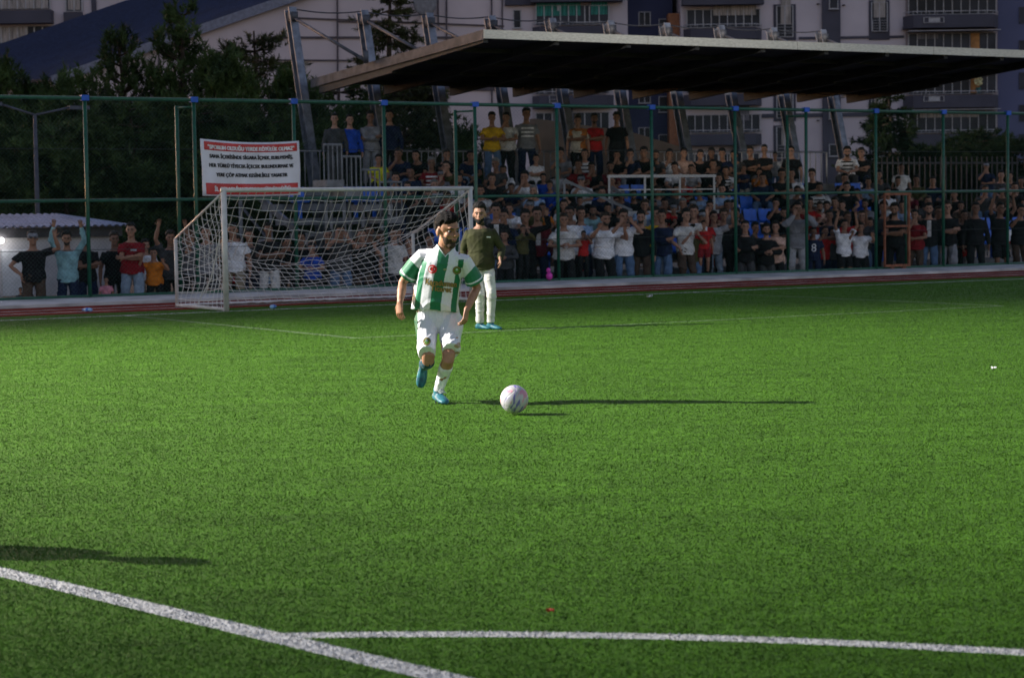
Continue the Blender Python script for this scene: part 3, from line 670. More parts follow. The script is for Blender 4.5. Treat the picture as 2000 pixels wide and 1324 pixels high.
def beard_crit(l):
    x, y, z = l[:, 0], l[:, 1], l[:, 2]
    return (z < -.030 - .9 * np.clip(.06 - np.abs(x), 0, .022)) & (z > -.122) & (y < -.018) & ~((np.abs(x) < .017) & (z > -.0655) & (z < -.050)) & ~((np.abs(x) < .028) & (z > -.036))
def to_mesh(name, co, F, col=None):
    me = npmesh(name, co, F, None, True)
    if col is not None:
        a = me.color_attributes.new('col', 'FLOAT_COLOR', 'POINT'); a.data.foreach_set('color', np.hstack([col, np.ones((len(col), 1))]).astype(np.float32).ravel())
    return me
def shirt_geo(p, long, g=.034, wide=1.0, hem=-.16):
    mb = MB(); j = joints(p); loft(mb, [r for r in torso_rings(p, g, -.2, hem, wide)][:-1], 18); N, P = p['N'], p['P']
    r_ = torso_rings(p, g)[-1]; 
    for k, s in (('r', -1), ('l', 1)):
        sh, e, w = j['s' + k], j['e' + k], j['w' + k]
        if long: limb(mb, [sh - p['sho'] * s * .06, sh, sh * .5 + e * .5, e, e * .5 + w * .5, w - (w - e) * .04], [.060, .068, .060, .054, .049, .038], ends=(True, False))
        else:
            q = p.get('slv', .62); limb(mb, [sh - p['sho'] * s * .06, sh, sh * (1 - q * .5) + e * q * .5, sh * (1 - q) + e * q], [.060, .067, .068, .076], ends=(True, False))
    return mb, j
def pants_geo(p, long, g=.012, wide=1.0):
    mb = MB(); j = joints(p); P, N = p['P'], p['N']; up = (N - P) / np.linalg.norm(N - P)
    rr = torso_rings(p, g, -.2, None, 1.0)[:3]; loft(mb, rr, 16)
    for k in 'rl':
        h, kn, a = j['h' + k], j['k' + k], j['a' + k]
        if long: limb(mb, [h, h * .5 + kn * .5, kn, kn * .5 + a * .5, a * .97 + kn * .03], [.092 * wide, .088 * wide, .072 * wide, .064 * wide, .056 * wide], ends=(True, False))
        else:
            q = p.get('shq', .84); limb(mb, [h, h * .6 + kn * .4, h * (1 - q) + kn * q], [.10 * wide, .098 * wide, .097 * wide], ends=(True, False))
    return mb, j
def shoe_mesh(a, f, up=(0, 0, 1), k=1.0, vox=.009):
    f = np.array(f, float); f /= np.linalg.norm(f); up = np.array(up, float); up = up - f * (up @ f); up /= np.linalg.norm(up); s = np.cross(f, up); mb = MB(); a = np.array(a, float)
    o = a - up * .055 * k
    rings = [(-.075, .020, .018, .0), (-.066, .034, .036, .004), (-.03, .038, .045, .012), (.03, .040, .040, .006), (.09, .046, .030, -.004), (.14, .046, .024, -.010), (.175, .034, .018, -.016), (.19, .016, .009, -.02)]
    loft(mb, [(o + f * q * k + up * (h * k), s * w * k, up * hh * k) for q, w, hh, h in rings], 12)
    limb(mb, [a + up * .015 * k, o + up * .01], [(.042 * k, .046 * k), (.040 * k, .05 * k)], ref=s)
    return remesh(mb, vox, 3)
SKINS = [mat('skin_%s' % n, c, .55, .06, 14, spec=.35) for n, c in (('tan', (.30, .155, .10)), ('light', (.38, .205, .14)), ('brown', (.20, .10, .065)))]
EYEW = mat('eye_white', (.22, .20, .19), .3); EYED = mat('eye_dark', (.012, .01, .009), .3); LIP = mat('lip', (.30, .11, .09), .5)
HAIR = mat('hair_black', (.012, .010, .010), .75, .4, 60, bump=.4); HGREY = mat('hair_grey', (.22, .21, .20), .6, .3, 60, bump=.4); HBROWN = mat('hair_brown', (.035, .022, .014), .5, .4, 60, bump=.4)
CC = dict(white=(.78, .77, .80), offwhite=(.58, .56, .54), grey=(.22, .22, .24), lightgrey=(.36, .36, .38), darkgrey=(.06, .06, .065), black=(.014, .014, .016), navy=(.015, .022, .055), blue=(.02, .07, .42),
          lightblue=(.30, .42, .62), teal=(.24, .42, .46), red=(.42, .02, .022), darkred=(.20, .012, .018), maroon=(.11, .012, .022), orange=(.55, .17, .02), rust=(.42, .15, .04), yellow=(.62, .38, .02), olive=(.07, .065, .025),
          brown=(.075, .05, .038), khaki=(.26, .21, .15), beige=(.42, .37, .30), denim=(.09, .15, .26), palejeans=(.22, .28, .36), peach=(.60, .38, .30), pink=(.62, .25, .32), lime=(.60, .60, .03), cream=(.55, .50, .42))
def cloth(c): return mat('cloth_' + c, CC[c], .85, .16, 9, bump=.35, spec=.15)
PC = {}
def proto(kind, pose, var):
    key = (kind, pose, var)
    if key in PC: return PC[key]
    p = POSES[pose]; VX = .0125
    if kind == 'body': r = body_mesh(p, .0115)
    elif kind == 'hair':
        me, bd = proto('body', pose, 0); M = headM(p)
        r = shell(bd, M, hair_crit, lambda l: .012 + .022 * np.clip((l[:, 2] - .04) / .08, 0, 1) * (1 + (var == 1) * .5), 'hair', .3, var)
    elif kind == 'beard':
        me, bd = proto('body', pose, 0); r = shell(bd, headM(p), beard_crit, lambda l: .006 + 0 * l[:, 0], 'beard')
    elif kind == 'cap':
        M = headM(p); b = MB(); add_ball(b, M, (0, .012, .05), (.088, .108, .082)); limb(b, xf(M, [(0, -.07, .055), (0, -.125, .045), (0, -.16, .035)]), [(.07, .010), (.07, .007), (.045, .006)])
        co, F, nr = remesh(b, .012, 2); r = to_mesh('cap', co, F)
    elif kind == 'shirt':
        mb, j = shirt_geo(p, var); co, F, nr = remesh(mb, VX, 3); r = to_mesh('shirt', crease(wrinkle(co, nr, .0028, 3), nr, .014, len(pose), 9), F)
    elif kind == 'trousers':
        mb, j = pants_geo(p, var); co, F, nr = remesh(mb, VX, 3); r = to_mesh('trousers', crease(wrinkle(co, nr, .0028, 5), nr, .014, len(pose) + 3, 9), F)
    elif kind == 'shoe':
        j = joints(p); k = 'r' if var < 0 else 'l'; co, F, nr = shoe_mesh(j['a' + k], p['f' + k]); r = to_mesh('shoe', co, F)
    PC[key] = r; return r
def make_person(loc, rz, sc, pose, shirt, pants, skin=0, hair=HAIR, hv=0, cap=None, beard=False, shoe='white', wide=1.0):
    e = empty('person', loc, rz); e.scale = (sc * wide, sc * wide, sc)
    me, bd = proto('body', pose, 0); kid('body', me, e, [SKINS[skin], EYEW, EYED, LIP])
    if cap: kid('cap', proto('cap', pose, 0), e, [cloth(cap)])
    if hair is not None: kid('hair', proto('hair', pose, hv), e, [hair])
    if beard: kid('beard', proto('beard', pose, 0), e, [HBROWN])
    kid('shirt', proto('shirt', pose, shirt.endswith('+')), e, [cloth(shirt.rstrip('+'))])
    kid('shorts' if pants.endswith('-') else 'trousers', proto('trousers', pose, not pants.endswith('-')), e, [cloth(pants.rstrip('-'))])
    for s in (-1, 1): kid('shoe', proto('shoe', pose, s), e, [cloth(shoe)])
    return e
# crowd: (x, head-top y, place, pose, shirt, trousers[, extras]); place F front aisle, G aisle one step back, T top walkway, S seated in the row that fits, K standing in that row
CROWD = [
(63,450,'F','one','black','brown','hgcap'),(130,451,'F','up','teal+','navy'),(166,452,'G','cross','black','navy'),(256,434,'F','cross','darkred','palejeans','m'),(222,452,'G','down','black','black'),(207,540,'F','down','pink','pink-','k'),(40,561,'F','down','darkgrey','black','k'),
(283,467,'G','down','white','khaki','k'),(300,482,'F','fence','orange','black','k'),(332,450,'G','up','darkgrey','black'),(372,440,'G','fence','grey','black'),(402,438,'F','fence','grey','darkgrey'),(455,435,'F','down','white','khaki','w'),(486,446,'G','down','darkgrey','navy'),
(524,434,'F','cross','black','offwhite'),(588,450,'G','fence','black','black'),(609,474,'F','front','blue','black-','k'),(562,462,'G','front','black','black','k'),(663,437,'F','face','darkgrey','denim'),(706,444,'F','fence','black','brown'),(742,450,'G','one','grey','black'),(768,443,'F','down','offwhite','black'),
(797,460,'F','down','maroon','darkgrey'),(838,455,'G','front','blue','navy'),(640,446,'G','down','black','black'),(720,436,'G','fence','black','navy'),
(968,396,'G','down','black+','black','j'),(986,449,'F','front','darkgrey+','black','k'),(966,452,'G','down','lightblue','lightgrey-','k'),(1020,438,'F','face','olive+','black','k'),(1048,404,'G','down','maroon+','navy','j'),(1062,396,'K','lap','orange','navy','S'),(1100,416,'F','front','offwhite','black'),
(1113,402,'G','down','white','black'),(1139,450,'F','face','red','black','k'),(1178,413,'F','fence','white','black','wb'),(1216,407,'F','face','white','denim'),(1252,411,'F','down','black+','brown','b'),(1281,404,'G','down','yellow','palejeans'),(1293,409,'F','cross','navy+','denim'),
(1338,407,'F','one','offwhite','brown'),(1356,400,'G','down','white','navy'),(1353,437,'F','face','olive','denim','k'),(1374,430,'F','down','red','darkred-','k'),(1393,411,'G','one','lightgrey','palejeans'),(1437,406,'G','down','black','black'),(1455,430,'F','cross','black+','darkgrey'),(1471,432,'G','fence','darkgrey+','grey'),
(1496,436,'F','front','black+','darkgrey'),(1515,431,'F','cross','peach','black'),(1533,404,'G','cross','black','black'),(1555,392,'F','face','grey+','lightgrey'),(1588,443,'F','down','navy','navy','kn'),(1608,440,'G','fence','red','navy','k'),(1648,428,'F','up','white','black-','k'),(1680,433,'F','fence','white','black-','k'),(1697,425,'G','one','navy','navy','k'),
(1625,444,'G','down','darkgrey','navy','k'),(1726,392,'G','down','darkgrey','black'),(1748,396,'F','cross','black','black','b'),(1787,408,'F','chinup','darkred','brown'),(1814,395,'F','down','black+','denim','j'),(1850,392,'F','cross','black','grey'),(1905,394,'F','down','black+','black'),(1952,394,'F','up','black','black-'),(1881,440,'G','front','red','lightgrey','k'),(1990,398,'G','fence','black','brown'),(1833,402,'G','down','darkgrey','black'),
# top walkway
(653,221,'T','down','darkgrey+','darkgrey'),(682,223,'T','down','blue+','black'),(723,217,'T','cross','grey+','grey'),(761,214,'T','down','navy+','black'),(960,219,'T','front','yellow','denim'),(989,219,'T','chinup','offwhite','black'),(1027,211,'T','down','grey','navy','p'),(1129,222,'T','cross','rust','black'),(1160,221,'T','cross','red','navy'),(1204,219,'T','down','black','black'),(1493,282,'K','cross','black','navy'),(1514,297,'K','down','lightgrey','denim','k'),(1546,285,'K','down','black','grey'),
(1454,322,'K','cross','navy','beige','k'),(1128,226,'T','down','cream','black') ,
# seated
(740,302,'S','lap','lime','black','k'),(784,287,'S','chin','navy','denim'),(822,289,'S','lean','black','black'),(868,290,'S','chin','black','navy'),(844,307,'S','lap','darkred','black','gp'),(880,311,'S','chin','olive','black'),(918,290,'S','lean','navy','navy'),(806,328,'S','lap','navy+','navy','bald'),(772,331,'S','lean','navy','navy'),(862,330,'S','chin','grey','black','cap'),
(896,338,'S','lap','white','navy'),(848,351,'S','lap','lightgrey','grey','g'),(798,355,'S','lap','black','black'),(940,361,'S','lap','offwhite','grey'),(912,312,'S','lap','lightblue','navy','k'),(972,309,'S','lap','darkgrey','black','g'),(960,334,'S','lean','black','black'),(986,323,'S','lap','white','navy'),(1000,354,'S','lean','navy','denim'),(1032,331,'S','chin','white','grey'),
(1048,301,'S','scross','white','black'),(1064,339,'S','lap','blue','navy','k'),(1048,358,'S','chin','lightblue','navy','g'),(1077,353,'S','lap','blue+','navy'),(1092,325,'S','lap','lightgrey','black'),(1100,286,'S','chin','grey','black'),(1110,364,'S','lean','black','black'),(1106,384,'S','lean','offwhite','black'),(1131,381,'S','chin','black','black','m'),(1144,291,'S','lap','white','black','p'),
(1134,311,'S','lap','darkred','black'),(1160,314,'S','chin','black','khaki'),(1194,311,'S','lean','maroon','grey'),(1210,291,'S','chin','black','grey'),(1232,289,'S','chin','navy','navy'),(1262,283,'S','lean','black','black'),(1280,290,'S','lean','darkgrey','black'),(1240,372,'S','lap','black+','black'),(1160,397,'S','lean','teal','navy'),(1188,397,'S','lap','black','black'),(1211,399,'S','lap','darkgrey','black'),
(1300,387,'S','lap','red','navy'),(1284,392,'S','lap','orange','black','k'),(1335,387,'S','lap','black+','black','g'),(1308,289,'S','chin','white','darkgrey'),(1336,289,'S','lap','peach','grey'),(1366,289,'S','lean','black','navy'),(1393,289,'S','scross','black','black'),(1413,290,'S','lap','navy','black'),(1440,290,'S','lean','darkgrey','black'),(1469,286,'S','scross','black','grey'),
(1326,313,'S','lean','white','navy'),(1354,317,'S','lean','lightgrey','denim'),(1394,311,'S','lap','black+','black'),(1417,321,'S','lean','white','black','p'),(1484,326,'S','chin','orange','navy','k'),(1492,338,'S','lap','navy','denim'),(1528,330,'S','scross','black','black'),(1548,329,'S','lap','white','black'),(1590,330,'S','scross','black','black'),(1417,386,'S','lean','grey','black'),
(1520,384,'S','chin','black','black'),(1566,389,'S','lap','darkred+','navy'),(1584,386,'S','lap','red','red'),(1599,390,'S','lean','peach','white'),(1634,385,'S','scross','black+','black'),(1656,282,'S','lean','white','darkgrey','p'),(1686,289,'S','scross','black','navy'),(1652,336,'S','chin','black','navy'),(1655,355,'S','lap','black','black'),(1602,356,'S','lap','offwhite','black','p'),
(1698,347,'S','lap','lightblue','navy'),(1678,368,'S','lap','blue+','navy'),(1720,347,'S','lap','offwhite','black'),(1760,319,'K','down','offwhite','grey'),(1756,345,'S','lap','black+','black'),(1792,342,'S','lap','olive+','black'),(1824,345,'S','lap','navy+','black'),(1718,332,'S','lap','darkgrey','black'),(1927,316,'K','chinup','navy','denim','cap'),(1976,335,'S','lap','black','black'),(1957,333,'S','lap','darkgrey','black'),(1996,346,'S','lap','black','navy'),(1980,352,'S','lean','black','black'),(1812,378,'S','lean','darkgrey','black'),(1868,372,'S','lap','black','black')]
_r = random.Random(21); DK = ['black', 'navy', 'black+', 'darkgrey', 'navy+', 'darkgrey+', 'black', 'grey', 'maroon', 'white', 'olive', 'red', 'lightblue', 'brown']
for (xa, xb, ya, yb, stp, pl, ps) in ((960, 1990, 402, 412, 31, 'G', ['down', 'cross', 'fence', 'front', 'one', 'chinup']), (1000, 1990, 384, 392, 38, 'S', ['lap', 'lean', 'chin', 'scross']), (1120, 1980, 358, 366, 44, 'S', ['lap', 'lean', 'chin', 'scross']), (1000, 1700, 336, 342, 60, 'S', ['lap', 'lean', 'chin']), (460, 840, 452, 462, 44, 'G', ['down', 'cross', 'front']), (760, 930, 366, 378, 34, 'S', ['lap', 'lean', 'chin'])):
    x = xa
    while x < xb:
        if not (1440 < x < 1505 and 330 < ya < 420) and not (1597 < x < 1650 and ya < 380) and all(abs(x - c[0]) > 15 or abs(ya - c[1]) > 14 for c in CROWD): CROWD.append((x, _r.randint(ya, yb), pl, _r.choice(ps), _r.choice(DK), _r.choice(['black', 'navy', 'denim', 'grey', 'black']), _r.choice(['', '', 'j', 'm', '', 'cap'])))
        x += stp * _r.uniform(.7, 1.3)
PL = {}
for i, c in enumerate(CROWD):
    x, y, place, pose, sh, pa = c[:6]; ex = c[6] if len(c) > 6 else ''
    if place == 'K' and ex == 'S': place = 'S'
    if place in 'FG':
        v = .42 + .12 * rnd.random() if place == 'F' else 1.05 + .2 * rnd.random(); u, zt = atv(x, y, v); z_ = -.45; sc = (zt - z_) / 1.775
        if 'k' not in ex:
            sc = 1.10; z_ = zt - 1.775 * sc
            if z_ > -.45 + .02 * 0: sc = (zt + .45) / 1.775; z_ = -.45
        elif x in (1374, 1020, 1139): z_ = .06; v = -.02 + .30; u, zt = atv(x, y, v); sc = (zt - z_) / 1.775
    elif place == 'T':
        v = 7.35 + .15 * rnd.random(); u, zt = atv(x, y, v); z_ = WALKZ; sc = (zt - z_) / 1.775
    else:
        hh = 1.335 if place == 'S' else (1.775 if 'k' not in ex else 1.35); ks = max(.72, 1) if place == 'S' else 1
        kk = min(range(6), key=lambda k: abs(atv(x, y, ROWV[k])[1] - ROWZ[k] - hh * (.86 if 'k' in ex and place == 'S' else 1)))
        v = ROWV[kk]; u, zt = atv(x, y, v); z_ = ROWZ[kk]; sc = (zt - z_) / (1.335 if place == 'S' else 1.775); sc = min(sc, 1.14)
        sc = max(sc, .55)
    loc = W(u, v + (0.05 if place == 'S' else 0), z_)
    tgt = math.atan2(loc[0] - 0, -(18 - loc[1])) ; rz = math.atan2(0 - loc[0], loc[1] - 18) + rnd.uniform(-.3, .3)
    if pose in ('fence', 'up', 'face', 'one'): rz = AL * .4 + rnd.uniform(-.25, .25)
    else: rz = rz * .9 + rnd.uniform(-.1, .1)
    e = make_person(loc, rz, sc, pose, sh, pa, skin=rnd.choice([0, 0, 1, 2]), hair=(None if 'bald' in ex else HGREY if 'g' in ex.replace('hgcap', 'g') and 'cap' not in ex else HAIR if rnd.random() < .75 else HBROWN), hv=rnd.choice([0, 1]), cap='grey' if 'cap' in ex else None,
                    beard='b' in ex and 'bald' not in ex or rnd.random() < .12 and 'k' not in ex, shoe=rnd.choice(['white', 'black', 'darkgrey']), wide=1.17 if 'w' in ex else rnd.uniform(.99, 1.13))
    PL.setdefault(place if place != 'K' else 'K', []).append((u, v, e, pose, sh, pa, ex, z_))
    if ex in ('p', 'gp', 'kn', 'j', 'm'): e['_p'] = {'kn': 'n', 'j': 'j', 'm': 'm'}.get(ex, 'p')
    if place == 'S': PL.setdefault('occ', []).append((kk, u))
WD = dict(lightgrey='light grey', darkgrey='dark grey', offwhite='off-white', lightblue='light blue', darkred='dark red', palejeans='pale jeans', denim='blue jeans', rust='orange-brown', lime='bright yellow')
ORD = ['first', 'second', 'third', 'fourth', 'fifth', 'sixth', 'seventh', 'eighth', 'ninth', 'tenth', 'eleventh', 'twelfth', 'thirteenth', 'fourteenth', 'fifteenth', 'sixteenth', 'seventeenth', 'eighteenth', 'nineteenth', 'twentieth']
def ordw(i):
    if i < 20: return ORD[i]
    t = {2: 'twenty', 3: 'thirty', 4: 'forty', 5: 'fifty', 6: 'sixty', 7: 'seventy', 8: 'eighty', 9: 'ninety'}[(i + 1) // 10]; r = (i + 1) % 10
    return t + '-' + ORD[r - 1] if r else t[:-1] + 'ieth'
PW = dict(down='standing', cross='arms crossed', fence='hands up on the fence', up='both arms raised', one='one arm raised', face='hands at the face', front='hands in front', chinup='hand on chin', lap='upright', lean='leaning forward', chin='hand on chin', scross='arms crossed', sface='hands at face')
rows = {}
for place in ('F', 'G', 'T', 'K', 'S'):
    for it in PL.get(place, []): rows.setdefault(place if place != 'S' else 'S%d' % ROWZ.index(it[7]), []).append(it)
RN_ = {'F': 'standing front line', 'G': 'standing second line', 'T': 'top walkway', 'K': 'those standing among seats', 'S5': 'top seated row', 'S4': 'second seated row down', 'S3': 'third seated row down', 'S2': 'fourth seated row down', 'S1': 'fifth seated row down', 'S0': 'lowest seated row'}
for key, its in rows.items():
    its.sort(key=lambda q: q[0])
    for i, (u, v, e, pose, sh, pa, ex, z_) in enumerate(its):
        s = WD.get(sh.rstrip('+'), sh.rstrip('+')); who = 'child' if ('k' in ex) else 'man'
        tag(e, f"{who} in {s} top, {PW[pose]}, {ordw(i)} from left, {RN_[key]}", 'person', 'spectators standing behind the fence' if key in 'FG' else 'spectators in the grandstand')
# printed marks on a few shirts
def shirt_mark(e, pose, lng, co, fs, x0, z0, m, name='print', back=False, d=.006):
    me = proto('shirt', pose, lng); bv = BVHTree.FromPolygons([v.co for v in me.vertices], [tuple(p.vertices) for p in me.polygons]); vs = []
    for x, y, _ in co:
        h = bv.ray_cast(Vector((x0 + x, -1, z0 + y)), Vector((0, 1, 0))); vs.append(tuple(h[0] + Vector((0, -d, 0))) if h[0] else (x0 + x, -.15, z0 + y))
    b = MB(); b.add(vs, fs); me2 = b.mesh(name, m); o = bpy.data.objects.new(name, me2); COL.objects.link(o); o.parent = e
def grid(w, h, nx=8, ny=3):
    v = [(w * (i / nx - .5), h * (j / ny - .5), 0) for j in range(ny + 1) for i in range(nx + 1)]; f = [(j * (nx + 1) + i, j * (nx + 1) + i + 1, (j + 1) * (nx + 1) + i + 1, (j + 1) * (nx + 1) + i) for j in range(ny) for i in range(nx)]; return v, f
for its in rows.values():
    for (u, v, e, pose, sh, pa, ex, z_) in its:
        if e.get('_p') == 'p':
            zc = 1.22 if not POSES[pose]['sit'] else .80
            for dz in (-.09, .0, .09): shirt_mark(e, pose, sh.endswith('+'), *grid(.26, .035), 0, zc + dz, cloth('black' if sh in ('white', 'offwhite') else 'white'), 'stripe')
        if e.get('_p') == 'n':
            co, fs = text_mesh('8', .12, .22); shirt_mark(e, pose, False, co, fs, 0, 1.2, cloth('white'), 'shirt_number')
        if e.get('_p') == 'j': shirt_mark(e, pose, sh.endswith('+'), *grid(.085, .34, 4, 10), 0, 1.22 if not POSES[pose]['sit'] else .80, cloth('yellow' if 'yellow' in sh else 'offwhite'), 'undershirt')
        if e.get('_p') == 'm': shirt_mark(e, pose, sh.endswith('+'), *grid(.10, .035, 6, 2), .05, 1.27 if not POSES[pose]['sit'] else .85, cloth('lightgrey'), 'chest_print')
        if '_p' in e: del e['_p']
# seats (bolted to the stand: parts)
def seat_mesh():
    b = MB(); pr = [(-.20, .44), (-.19, .41), (-.05, .40), (.10, .41), (.17, .46), (.20, .60), (.22, .76)]
    vs = []; k = len(pr)
    for dx, dd in ((-.21, 0), (-.17, -.012), (.17, -.012), (.21, 0)):
        for y, z in pr: vs.append((dx, y, z + (.03 if abs(dx) > .2 and y < .15 else 0) + dd))
    fs = [(i * k + j, i * k + j + 1, (i + 1) * k + j + 1, (i + 1) * k + j) for i in range(3) for j in range(k - 1)]
    o = len(vs); vs2 = [(x, y + .02, z - .02) for x, y, z in vs]; b.add(vs + vs2, fs + [tuple(q + o for q in f[::-1]) for f in fs]); b.box((-.03, -.05, 0), (.03, .05, .39)); return b.mesh('seat', None)
SM = seat_mesh(); SC = {n: mat('seat_' + n, c, .4, .12, 5, spec=.5) for n, c in dict(blue=(.02, .13, .62), white=(.68, .68, .70), red=(.40, .02, .025)).items()}
inv = parent_inv(stand); ns = 0
cand = [(k, SU0 + .5 + i * .5) for k in range(6) for i in range(50) if SU0 + .5 + i * .5 < SU1 + (7 if k < 2 else -.3)]
rnd.shuffle(cand); cand.sort(key=lambda c: {0: 0, 1: 1, 2: 1, 3: 1, 4: 2, 5: 3}[c[0]] + rnd.random() * .9)
for k, u in cand:
    if ns >= 98 or (k < 4 and u < 11.6) or any(kk == k and abs(uu - u) < .30 for kk, uu in PL['occ']): continue
    c = 'blue' if not (k == 0 and int(u * 2) % 7 in (2, 3)) else ('white' if int(u * 2) % 2 else 'red')
    if 19.8 < u < 21.5 and k == 1: c = 'blue'
    o = kid('seat', SM, stand, [SC[c]]); o.matrix_parent_inverse = inv; o.location = W(u, ROWV[k] + .08, ROWZ[k]); o.rotation_euler = (0, 0, AL); ns += 1
# ------------------------------------------------------------------ the player
TEAL = mat('boot_teal', (.025, .135, .155), .45, .35, 22, spec=.35, col2=(.012, .07, .12)); SOCKW = cloth('white'); TEALS = mat('sock_teal', (.018, .075, .105), .8, .3, 24)
hp_g = ground(862, 785.5); HERO = empty('person', hp_g, 0, 'bearded footballer running in green and white striped shirt and white shorts', 'person')
hp = base_pose(P=V_(-.015, .04, .70), N=V_(.052, -.12, 1.335), H=V_(.085, -.165, 1.475), hy=R(38), hp=R(7), hw=1.16, sho=V_(.97, -.12, -.09) / np.linalg.norm([.97, -.12, -.09]), pel=V_(1, -.05, .03) / np.linalg.norm([1, .05, .03]), fr=(-.03, -.05, -1), fl=(.30, -.9, -.12), look=.003)
hp['J'] = dict(sr=V_(-.135, -.07, 1.275), er=V_(-.315, .02, 1.04), wr=V_(-.335, -.13, .865), sl=V_(.225, -.15, 1.235), el=V_(.325, -.06, .985), wl=V_(.235, -.22, .80),
               hr=V_(-.105, .02, .69), kr=V_(-.095, -.26, .385), ar=V_(-.150, .10, .315), hl=V_(.075, .02, .68), kl=V_(.078, -.27, .40), al=V_(-.022, -.06, .105))
hp.update(hdr=(-.05, -.15, -1), hdl=(-.15, -.2, -1), hnr=(.6, .8, 0), hnl=(-.9, .5, 0), cr=.55, cl=.7, kr=(0, -1, -.4), kl=(0, -1, .2))
HSK = mat('skin_player', (.38, .185, .11), .5, .10, 18, spec=.4)
me, bd = body_mesh(hp, .0062, True); kid('body', me, HERO, [HSK, EYEW, EYED, LIP])
HM = headM(hp)
def hhair(l):
    x, y, z = l[:, 0], l[:, 1], l[:, 2]; line = np.where(y < -.03, .066 + .25 * x, np.where(y < .02, .066 - (y + .03) * 1.6, -.015 - (y - .02) * .9))
    return (z > line) & (z > -.075) & ~((np.abs(x) > .074) & (z < .03) & (y < .035))
kid('hair', shell(bd, HM, hhair, lambda l: .010 + .017 * np.clip((l[:, 2] - .03) / .08, 0, 1) + .016 * np.clip((-l[:, 1] - .02) / .06, 0, 1) * (l[:, 2] > .04), 'hair', .16, 3, True), HERO, [mat('hair_player', (.010, .008, .008), .7, .5, 140, bump=.8, spec=.12)])
kid('beard', shell(bd, HM, beard_crit, lambda l: .0012 + .0025 * np.clip((-l[:, 2] - .07) / .05, 0, 1), 'beard', .05, 5, True), HERO, [mat('beard_player', (.070, .040, .025), .8, .35, 120, bump=.5)])
# shirt with stripes painted by position along the body
mb = MB(); j = hp['J']; P, N = hp['P'], hp['N']; tup = (N - P); tl = np.linalg.norm(tup); tup = tup / tl
C0 = V_(-.03, .0, .79)
prof = [(C0 + V_(-.005, 0, .0), .212, .150), (V_(-.03, -.02, .86), .204, .145), (V_(-.012, -.05, .98), .192, .135), (V_(.01, -.08, 1.10), .196, .138), (V_(.035, -.10, 1.19), .182, .126), (V_(.043, -.11, 1.25), .150, .108), (V_(.050, -.118, 1.30), .112, .092), (V_(.058, -.125, 1.34), .080, .078), (V_(.064, -.130, 1.375), .066, .070)]
sx = hp['sho']; loft(mb, [(c, sx * w, np.cross(V_(0, .1, 1) / 1.005, sx) * d) for c, w, d in prof], 24)
for k, s in (('r', -1), ('l', 1)):
    sh, e = j['s' + k], j['e' + k]; a = e - sh
    limb(mb, [sh - sx * s * .09 - V_(0, 0, -.005), sh + V_(0, 0, -.012), sh + a * .4, sh + a * .80], [(.055, .058), (.062, .068), (.070, .076), (.084, .086)], ends=(True, False))
co, F, nr = remesh(mb, .0046, 12)
low = np.clip((1.25 - co[:, 2]) / .4, 0, 1)
co = wrinkle(co, nr, .0028, 11, 14); co = crease(co, nr, .0105, 31, 11, .35 + .65 * low); ph = co @ V_(18, 5, 9.); co = co + nr * (np.sin(ph + 2 * np.sin(co[:, 2] * 15)) * .0045 * low)[:, None]
Gc, Wc = np.array([.015, .16, .075]), np.array([.68, .68, .72])
zc = np.array([c[2] for c, _, _ in prof]); cx = np.interp(co[:, 2], zc, [c[0] for c, _, _ in prof]); cw = np.interp(co[:, 2], zc, [w for _, w, _ in prof])
dx = co[:, 0] - cx; ax_ = np.abs(dx)
g = (ax_ < .047) | ((ax_ > .133) & (ax_ < .180)); col = np.where(g[:, None], Gc, Wc)
col[co[:, 2] > 1.232] = np.where((ax_[co[:, 2] > 1.232] < .047)[:, None], Gc, Wc)
for k, s in (('r', -1), ('l', 1)):
    sh, e = j['s' + k], j['e' + k]; a = e - sh; L = np.linalg.norm(a); t = (co - sh) @ a / L ** 2; dd = np.linalg.norm(co - sh - np.outer(t, a), axis=1)
    slv = (dd < .108) & (t > .18) & (s * dx > .155); outer = slv & (t > .30 + .35 * np.clip(-(co - sh) @ V_(0, 0, 1) / .2, -.4, .6) * 0)
    col[slv] = Wc; gr = slv & ((s * (co[:, 0] - sh[0]) * .9 - (co[:, 2] - sh[2]) * .8 > .125)); col[gr] = Gc; col[slv & (t > .68) & (t < .725)] = Wc; col[slv & (t >= .725)] = Gc
# V collar
vn = V_(.057, 0, 1.285); f_ = co[:, 1] < -.1; f_ = co[:, 1] < -.13; vdx = co[:, 0] - .062; e_ = (co[:, 2] - (1.262 + np.where(vdx < 0, -vdx * 1.35, vdx * .85)))
skin_v = (f_ & (e_ > .014)) | (co[:, 2] > 1.382)
F = F[~skin_v[F].any(1)]
sm = to_mesh('shirt', co, F, col)
a = sm.attributes['col']; buf = np.empty(len(co) * 4, np.float32); a.data.foreach_get('color', buf); buf = buf.reshape(-1, 4); buf[f_ & (np.abs(e_ - .010) < .006), :3] = Gc; buf[f_ & (np.abs(e_) < .005), :3] = Wc; buf[(co[:, 2] > 1.362) & ~f_, :3] = Gc; a.data.foreach_set('color', buf.ravel())
sho_ = kid('shirt', sm, HERO, [vcol_mat('jersey', .5, .35, .12, 60)])
bvh = BVHTree.FromPolygons([tuple(q) for q in co], [tuple(int(i) for i in q) for q in F])
def on_shirt(x, z, d=.004):
    h = bvh.ray_cast(Vector((x, -1, z)), Vector((0, 1, 0))); return tuple(h[0] + Vector((0, -d, 0))) if h[0] else (x, -.3, z)
def disc(r0, r1, n=28, cx_=0, cy_=0):
    v = [(cx_ + r * math.cos(2 * math.pi * i / n), cy_ + r * math.sin(2 * math.pi * i / n), 0) for r in (r0, r1) for i in range(n)]
    f = [(i, (i + 1) % n, n + (i + 1) % n, n + i) for i in range(n)]; return v, f
